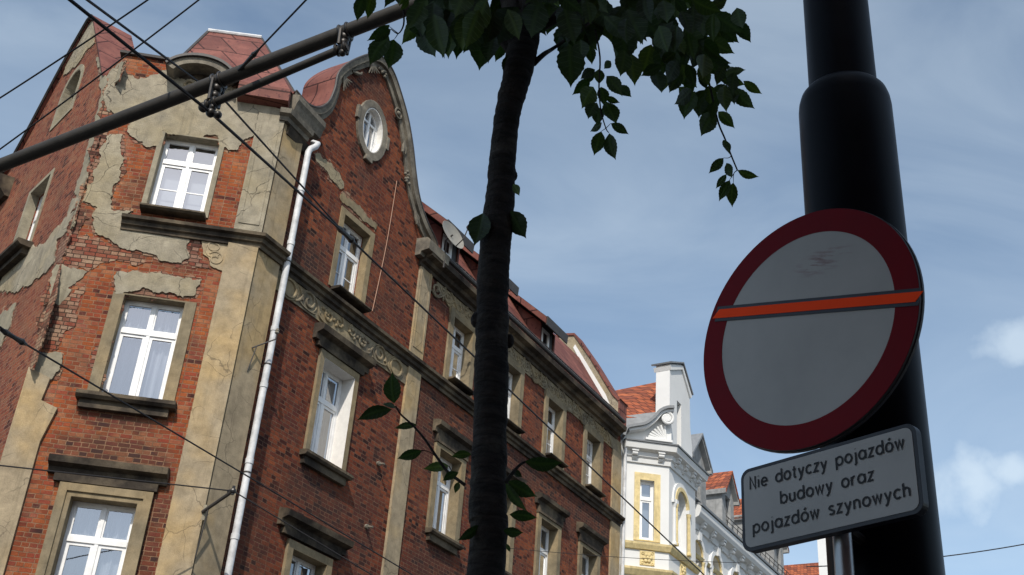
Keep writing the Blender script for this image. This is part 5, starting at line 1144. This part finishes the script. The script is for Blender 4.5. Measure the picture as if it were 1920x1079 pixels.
# ------------------------------------------------------------------ young street tree
TY = 2.6
trp = [(911, 1085, 76), (914.5, 963, 73), (918, 830, 70), (921, 704, 68), (923, 600, 66), (925, 510, 64), (930, 445, 63), (940, 350, 56), (942, 300, 53), (949, 233, 52), (957, 190, 53), (968, 150, 55), (978, 100, 62), (985, 40, 66)]
b0 = at_y(912, 1079, TY); tree = empty('street_tree', (b0.x, b0.y, 0), 'young dark trunked cherry tree with hanging leaves before the brick front', 'tree')
T0 = Vector((b0.x, b0.y, 0))
rl = lambda p: tuple(Vector(p) - T0)
pts, rs = [(0.0, 0, 0), (0.0, 0, 1.2)], [0.062, 0.046]
for x, y, w in trp:
    p = at_y(x, y, TY); pts.append(rl(p)); rs.append(w * 0.5 * (p - Vector(CAM)).length / FPX * 0.93)
tr_ = MB(); rg = random.Random(3)
P_ = smooth_line([Vector(p) for p in pts], 6); R_ = []
for i in range(len(pts) - 1):
    for j in range(6): R_.append(rs[i] + (rs[i + 1] - rs[i]) * j / 6)
R_.append(rs[-1]); R_ = [r * (1 + rg.uniform(-0.03, 0.03)) for r in R_]
P_, R_ = [P_[0]] + [P_[i].lerp(P_[i + 1], j / 4) for i in range(len(P_) - 1) for j in (1, 2, 3, 4)], [R_[0]] + [R_[i] + (R_[i + 1] - R_[i]) * j / 4 for i in range(len(R_) - 1) for j in (1, 2, 3, 4)]
tr_.tube([tuple(p) for p in P_], R_, 40)
from mathutils import noise as mn
for i in range(len(P_)):
    for k in range(40):
        v = Vector(tr_.v[i * 40 + k]); d = v - P_[i]; e = mn.fractal(Vector((v.x * 14, v.y * 14, v.z * 34)), 0.7, 2.0, 4) * 0.045 + mn.noise(v * 9) * 0.05
        tr_.v[i * 40 + k] = tuple(P_[i] + d * (1 + e))
# knots and scars
for x, y, k in ((948, 372, 0.02), (893, 600, 0.014), (962, 330, 0.012), (895, 905, 0.018), (955, 640, 0.012), (900, 430, 0.016)):
    p = at_y(x, y, TY); tr_.ball(rl(p), k, 8, sc=(1, 1, 1.6))
tr_.build('trunk', 'bark', tree, smooth=True)
top = at_y(985, 40, TY)
br = MB()
limbs = [((978, 95), (995, 20), (1015, -60), (1060, -220), 0.034), ((975, 100), (955, 10), (930, -90), (880, -240), 0.030), ((990, 60), (1060, 20), (1130, -60), (1260, -160), 0.020), ((970, 110), (900, 30), (820, -20), (700, -90), 0.016), ((1000, 120), (1020, 102), (1042, 88), (1110, 40), 0.009), ((985, 30), (985, -80), (1000, -260), (990, -420), 0.03)]
tips = []
for a, b, c, d, r in limbs:
    Y = [TY, TY + rg.uniform(-0.05, 0.05), TY + rg.uniform(-0.25, 0.2), TY + rg.uniform(-0.5, 0.4)]
    pl = [at_y(q[0], q[1], yy) for q, yy in zip((a, b, c, d), Y)]; sl = smooth_line(pl, 5); br = MB(); br.tube([rl(p) for p in sl], [r * (1 - 0.6 * i / len(sl)) for i in range(len(sl))], 10); br.build('branch', 'bark', tree, smooth=True); tips.append(sl)
# ---- leaves: ovate, pointed, folded along the midrib, finely serrated
LV = MB(); uvs = []
PROFILE = [(0.0, 0.0), (0.05, 0.07), (0.14, 0.20), (0.26, 0.315), (0.40, 0.375), (0.53, 0.365), (0.65, 0.30), (0.76, 0.205), (0.84, 0.115), (0.90, 0.055), (0.95, 0.022), (1.0, 0.0)]
def leaf(base, tip, wratio, facing, fold=0.25, droop=0.12, seed=0):
    rg_ = random.Random(seed); base, tip = Vector(base), Vector(tip); ax = tip - base; L = ax.length; ax.normalize()
    nrm = Vector(facing); nrm = (nrm - ax * nrm.dot(ax)).normalized(); sd_ = ax.cross(nrm).normalized()
    vs, uv_, fs = [], [], []
    rows = []
    fine = []
    for i in range(len(PROFILE) - 1):
        for j in range(2): t = j / 2; fine.append((PROFILE[i][0] * (1 - t) + PROFILE[i + 1][0] * t, PROFILE[i][1] * (1 - t) + PROFILE[i + 1][1] * t))
    fine.append(PROFILE[-1])
    tw = rg_.uniform(-0.35, 0.35); bend = rg_.uniform(-0.05, 0.07)
    for k, (t, w) in enumerate(fine):
        w = w * wratio * 0.88 / 0.75 * L * (1 + (0.05 if k % 2 else -0.05) * (0.15 < t < 0.92))
        c = base + ax * (t * L) - nrm * (droop * L * (t * t - t)) * -1 + sd_ * (bend * L * math.sin(math.pi * t))
        a = tw * (t - 0.4); s2 = sd_ * math.cos(a) + nrm * math.sin(a); n3 = nrm * math.cos(a) - sd_ * math.sin(a)
        wv = 0.04 * L * math.sin(t * 19 + seed) * (w / L)
        for q, u in ((-1, -1), (-0.5, -0.5), (0, 0), (0.5, 0.5), (1, 1)):
            vs.append(c + s2 * (w * q) + n3 * (abs(q) * w * fold + wv * q)); uv_.append((u * w / L, t))
    n = len(fine)
    for i in range(n - 1):
        for j in range(4): fs.append((i * 5 + j, i * 5 + j + 1, i * 5 + 5 + j + 1, i * 5 + 5 + j))
    LV.add([tuple(v - T0) for v in vs], fs); uvs.extend(uv_)
def pleaf(bx, by, tx, ty, wr=0.55, y=None, seed=[0], stem=True, view=None):
    seed[0] += 1; rg_ = random.Random(seed[0] * 13 + 1)
    Yb = (TY + rg_.uniform(-0.22, 0.22)) if y is None else y
    b, t = at_y(bx, by, Yb), at_y(tx, ty, Yb + rg_.uniform(-0.02, 0.025))
    f = (Vector(CAM) - b).normalized() + Vector((rg_.uniform(-0.35, 0.35), rg_.uniform(-0.3, 0.3), rg_.uniform(-0.5, 0.2))) if view is None else Vector(view)
    leaf(b, t, wr, f, rg_.uniform(0.08, 0.35), rg_.uniform(-0.05, 0.14), seed[0]); return b
def twig(pix, r0, y=TY, r1=None):
    ps = smooth_line([at_y(a, b, y) for a, b in pix], 4); br = MB(); br.tube([rl(p) for p in ps], [r0 + ((r1 or r0 * 0.5) - r0) * i / (len(ps) - 1) for i in range(len(ps))], 6); br.build('twig', 'bark', tree, smooth=True)
A_ = lambda a, b: (600 + a / 2.998, b / 2.998)
B_ = lambda a, b: (960 + a / 2.698, b / 2.698)
LA = [((250, -25), (208, 125), .46), ((300, -30), (268, 112), .5), ((440, -60), (442, 28), .6), ((392, 140), (262, 232), .42), ((398, 165), (300, 243), .5), ((388, 205), (278, 372), .5), ((415, 222), (384, 392), .62),
      ((570, 110), (458, 255), .5), ((560, 140), (650, 325), .55), ((640, 80), (700, 332), .5), ((690, 150), (690, 330), .5), ((760, 120), (722, 334), .55), ((810, 130), (766, 338), .5), ((850, 60), (800, 293), .5), ((890, 100), (845, 290), .5), ((560, 20), (520, 110), .5),
      ((960, 180), (895, 400), .6), ((980, 200), (945, 360), .6), ((1040, 220), (985, 352), .55), ((1070, 300), (1040, 432), .5), ((1290, 20), (1290, 105), .9), ((640, 10), (600, 190), .55), ((720, 20), (680, 250), .6), ((800, -20), (760, 220), .6), ((900, -10), (880, 200), .6), ((980, 60), (920, 260), .6), ((1040, 90), (1000, 280), .6), ((500, 0), (450, 60), .5)]
for b, t, w in LA: pleaf(*A_(*b), *A_(*t), w)
LB = [((290, 225), (297, 447), .62), ((390, 230), (405, 330), .6), ((345, 200), (335, 340), .6), ((395, 395), (303, 483), .5), ((420, 352), (345, 402), .5), ((412, 440), (352, 552), .62), ((415, 370), (380, 425), .6), ((430, 520), (385, 605), .6), ((430, 540), (432, 640), .55), ((455, 622), (394, 668), .5), ((452, 665), (414, 790), .55), ((492, 675), (526, 812), .55), ((500, 625), (592, 682), .5),
      ((478, 385), (560, 490), .6), ((540, 430), (606, 493), .55), ((470, 490), (548, 522), .5), ((478, 515), (530, 630), .6), ((440, 350), (440, 430), .6), ((500, 310), (465, 350), .6), ((450, 440), (465, 540), .5),
      ((595, 265), (622, 438), .55), ((570, 255), (547, 390), .6), ((705, 225), (665, 382), .6), ((740, 230), (764, 387), .55), ((862, 372), (795, 472), .55), ((908, 450), (820, 530), .55), ((925, 462), (870, 608), .6), ((962, 480), (945, 600), .55), ((1022, 568), (956, 692), .58), ((1042, 565), (1128, 652), .5), ((1078, 430), (1086, 572), .52), ((1112, 448), (1230, 553), .5), ((1170, 410), (1267, 478), .45), ((1068, 402), (1182, 432), .5), ((1068, 375), (1184, 354), .42),
      ((985, 190), (1128, 273), .55), ((1010, 70), (1158, 167), .6), ((950, 290), (1112, 322), .55), ((1000, 35), (1092, -5), .6), ((905, 90), (1003, 130), .6), ((870, 20), (905, 45), .5), ((940, 200), (1060, 300), .6), ((930, 390), (880, 440), .6), ((1000, 430), (1010, 540), .6), ((950, 330), (1000, 440), .6), ((1040, 470), (1030, 560), .5), ((820, 250), (800, 400), .55), ((880, 250), (860, 370), .6), ((780, 200), (790, 330), .6),
      ((1068, 708), (1100, 782), .45), ((1070, 800), (994, 880), .42), ((1085, 825), (1115, 902), .62), ((1085, 882), (1030, 957), .45), ((1102, 912), (1046, 1022), .48), ((1120, 925), (1115, 1052), .52), ((1140, 862), (1252, 896), .42), ((975, -30), (975, 15), .7)]
for b, t, w in LB: pleaf(*B_(*b), *B_(*t), w)
# leaf mass hiding the limbs above
rg = random.Random(11)
for k in range(190):
    x = rg.uniform(690, 1340); lim = 70 if x < 900 else (95 if x < 1000 else (60 if x < 1060 else (75 if x < 1170 else (95 if x < 1280 else 110))))
    if 975 < x < 1010 and rg.random() < 0.5: continue
    y = rg.uniform(-160, lim * 0.55); L = rg.uniform(44, 82) if x < 1130 else rg.uniform(40, 62); a = rg.gauss(0, 0.6)
    if x < 760: y = rg.uniform(-160, -60)
    if y + L > lim + 25: y = lim + 25 - L
    pleaf(x, y, x + L * math.sin(a) + (10 if x > 1000 else -10), y + L * abs(math.cos(a)), rg.uniform(.5, .66), TY + rg.uniform(-0.35, 0.45))
for k in range(26):
    x = rg.uniform(1215, 1385); y = rg.uniform(5, 190 - abs(x - 1320) * 0.5); L = rg.uniform(42, 62); a = rg.gauss(0.15, 0.6)
    pleaf(x, y, x + L * math.sin(a), y + L * abs(math.cos(a)), rg.uniform(.5, .62), TY + rg.uniform(-0.3, 0.35))
for k in range(44):
    x = rg.uniform(1225, 1385); y = rg.uniform(-10, 205 - abs(x - 1325) * 0.9); L = rg.uniform(38, 56); a = rg.gauss(0.15, 0.7)
    pleaf(x, y, x + L * math.sin(a), y + L * abs(math.cos(a)), rg.uniform(.48, .6), TY + rg.uniform(-0.3, 0.35))
for k in range(22):
    x = rg.uniform(1040, 1210); y = rg.uniform(-10, 50); L = rg.uniform(60, 85); a = rg.gauss(0, 0.5)
    pleaf(x, y, x + L * math.sin(a), y + L * abs(math.cos(a)), rg.uniform(.5, .62), TY + rg.uniform(-0.3, 0.35))
# rest of the crown above the frame
for k in range(1300):
    th = rg.uniform(0, 2 * math.pi); rr = math.sqrt(rg.random()) * 1.25; z = rg.uniform(4.75, 7.4); f = 1 - abs((z - 5.9) / 1.9) ** 2 * 0.7
    c = Vector((top.x + rr * f * math.cos(th), top.y + rr * f * math.sin(th), z))
    if proj(c)[1] > -60: continue
    dr = Vector((rg.uniform(-1, 1), rg.uniform(-1, 1), rg.uniform(-1.6, 0.2))).normalized(); leaf(c, c + dr * rg.uniform(0.09, 0.14), 0.58, (rg.uniform(-1, 1), rg.uniform(-1, 1), 0.6), 0.2, 0.05, k)
for k in range(46):
    th = rg.uniform(0, 2 * math.pi); a = Vector((top.x, top.y, top.z + 0.4 + rg.random() * 0.9)); b = a + Vector((math.cos(th) * 0.9, math.sin(th) * 0.9, rg.uniform(0.2, 1.6)))
    if proj(b)[1] > -60 or proj(a)[1] > -20: continue
    br = MB(); br.tube([rl(a), rl(a.lerp(b, 0.5) + Vector((0, 0, 0.08))), rl(b)], [0.016, 0.01, 0.004], 6); br.build('branch', 'bark', tree, smooth=True)
# hanging twigs
twig([B_(420, 150), B_(445, 290), B_(440, 440), B_(450, 560), B_(475, 650), B_(490, 672)], 0.0028)
twig([B_(900, 180), B_(985, 380), B_(1030, 570), B_(1050, 640), B_(1078, 705), B_(1110, 790), B_(1140, 862)], 0.0034, r1=0.0022)
twig([B_(1110, 790), B_(1095, 800), B_(1070, 800)], 0.0014); twig([B_(1140, 862), B_(1122, 880), B_(1120, 925)], 0.0014); twig([B_(475, 650), B_(500, 625)], 0.0013); twig([B_(1122, 880), B_(1100, 912)], 0.0012); twig([B_(475, 650), B_(452, 665)], 0.0013)
twig([A_(470, 60), A_(470, 140), A_(440, 190), A_(400, 165)], 0.003); twig([A_(440, 190), A_(418, 222)], 0.0016); twig([A_(440, 190), A_(390, 150)], 0.0016)
twig([B_(960, -30), B_(980, 45), B_(1000, 70)], 0.002)
# low shoots on the trunk
SH = TY - 0.05
twig([(872, 910), (856, 898), (840, 886), (818, 856), (795, 822), (772, 796), (752, 778), (742, 762)], 0.0042, SH, 0.0018)
for b, t, w in (((739, 757), (736, 697), .62), ((735, 768), (668, 789), .42), ((782, 797), (738, 804), .34), ((792, 845), (744, 861), .46), ((842, 874), (792, 880), .40), ((860, 886), (829, 903), .5), ((884, 852), (845, 857), .46), ((860, 904), (853, 926), .55), ((742, 765), (716, 758), .35)):
    pleaf(*b, *t, w, SH + random.Random(int(b[0])).uniform(-0.05, 0.05))
twig([(790, 845), (806, 848), (822, 862)], 0.0014, SH); twig([(842, 874), (850, 890)], 0.0014, SH)
twig([(948, 905), (962, 886), (975, 872), (985, 866)], 0.005, SH, 0.0025)
for b, t, w in (((983, 866), (1057, 867), .40), ((952, 902), (1008, 932), .5), ((955, 965), (1009, 972), .45), ((944, 995), (982, 999), .6), ((900, 985), (857, 1014), .4), ((960, 880), (980, 895), .5), ((958, 395), (987, 448), .7), ((905, 400), (889, 462), .6), ((948, 905), (990, 960), .3), ((962, 345), (974, 368), .5), ((950, 1020), (957, 1036), .5)):
    pleaf(*b, *t, w, SH + 0.02)
lo = LV.build('crown', 'leaf', tree, smooth=True)
uvl = lo.data.uv_layers.new(name='UVMap')
for lp in lo.data.loops: uvl.data[lp.index].uv = uvs[lp.vertex_index]
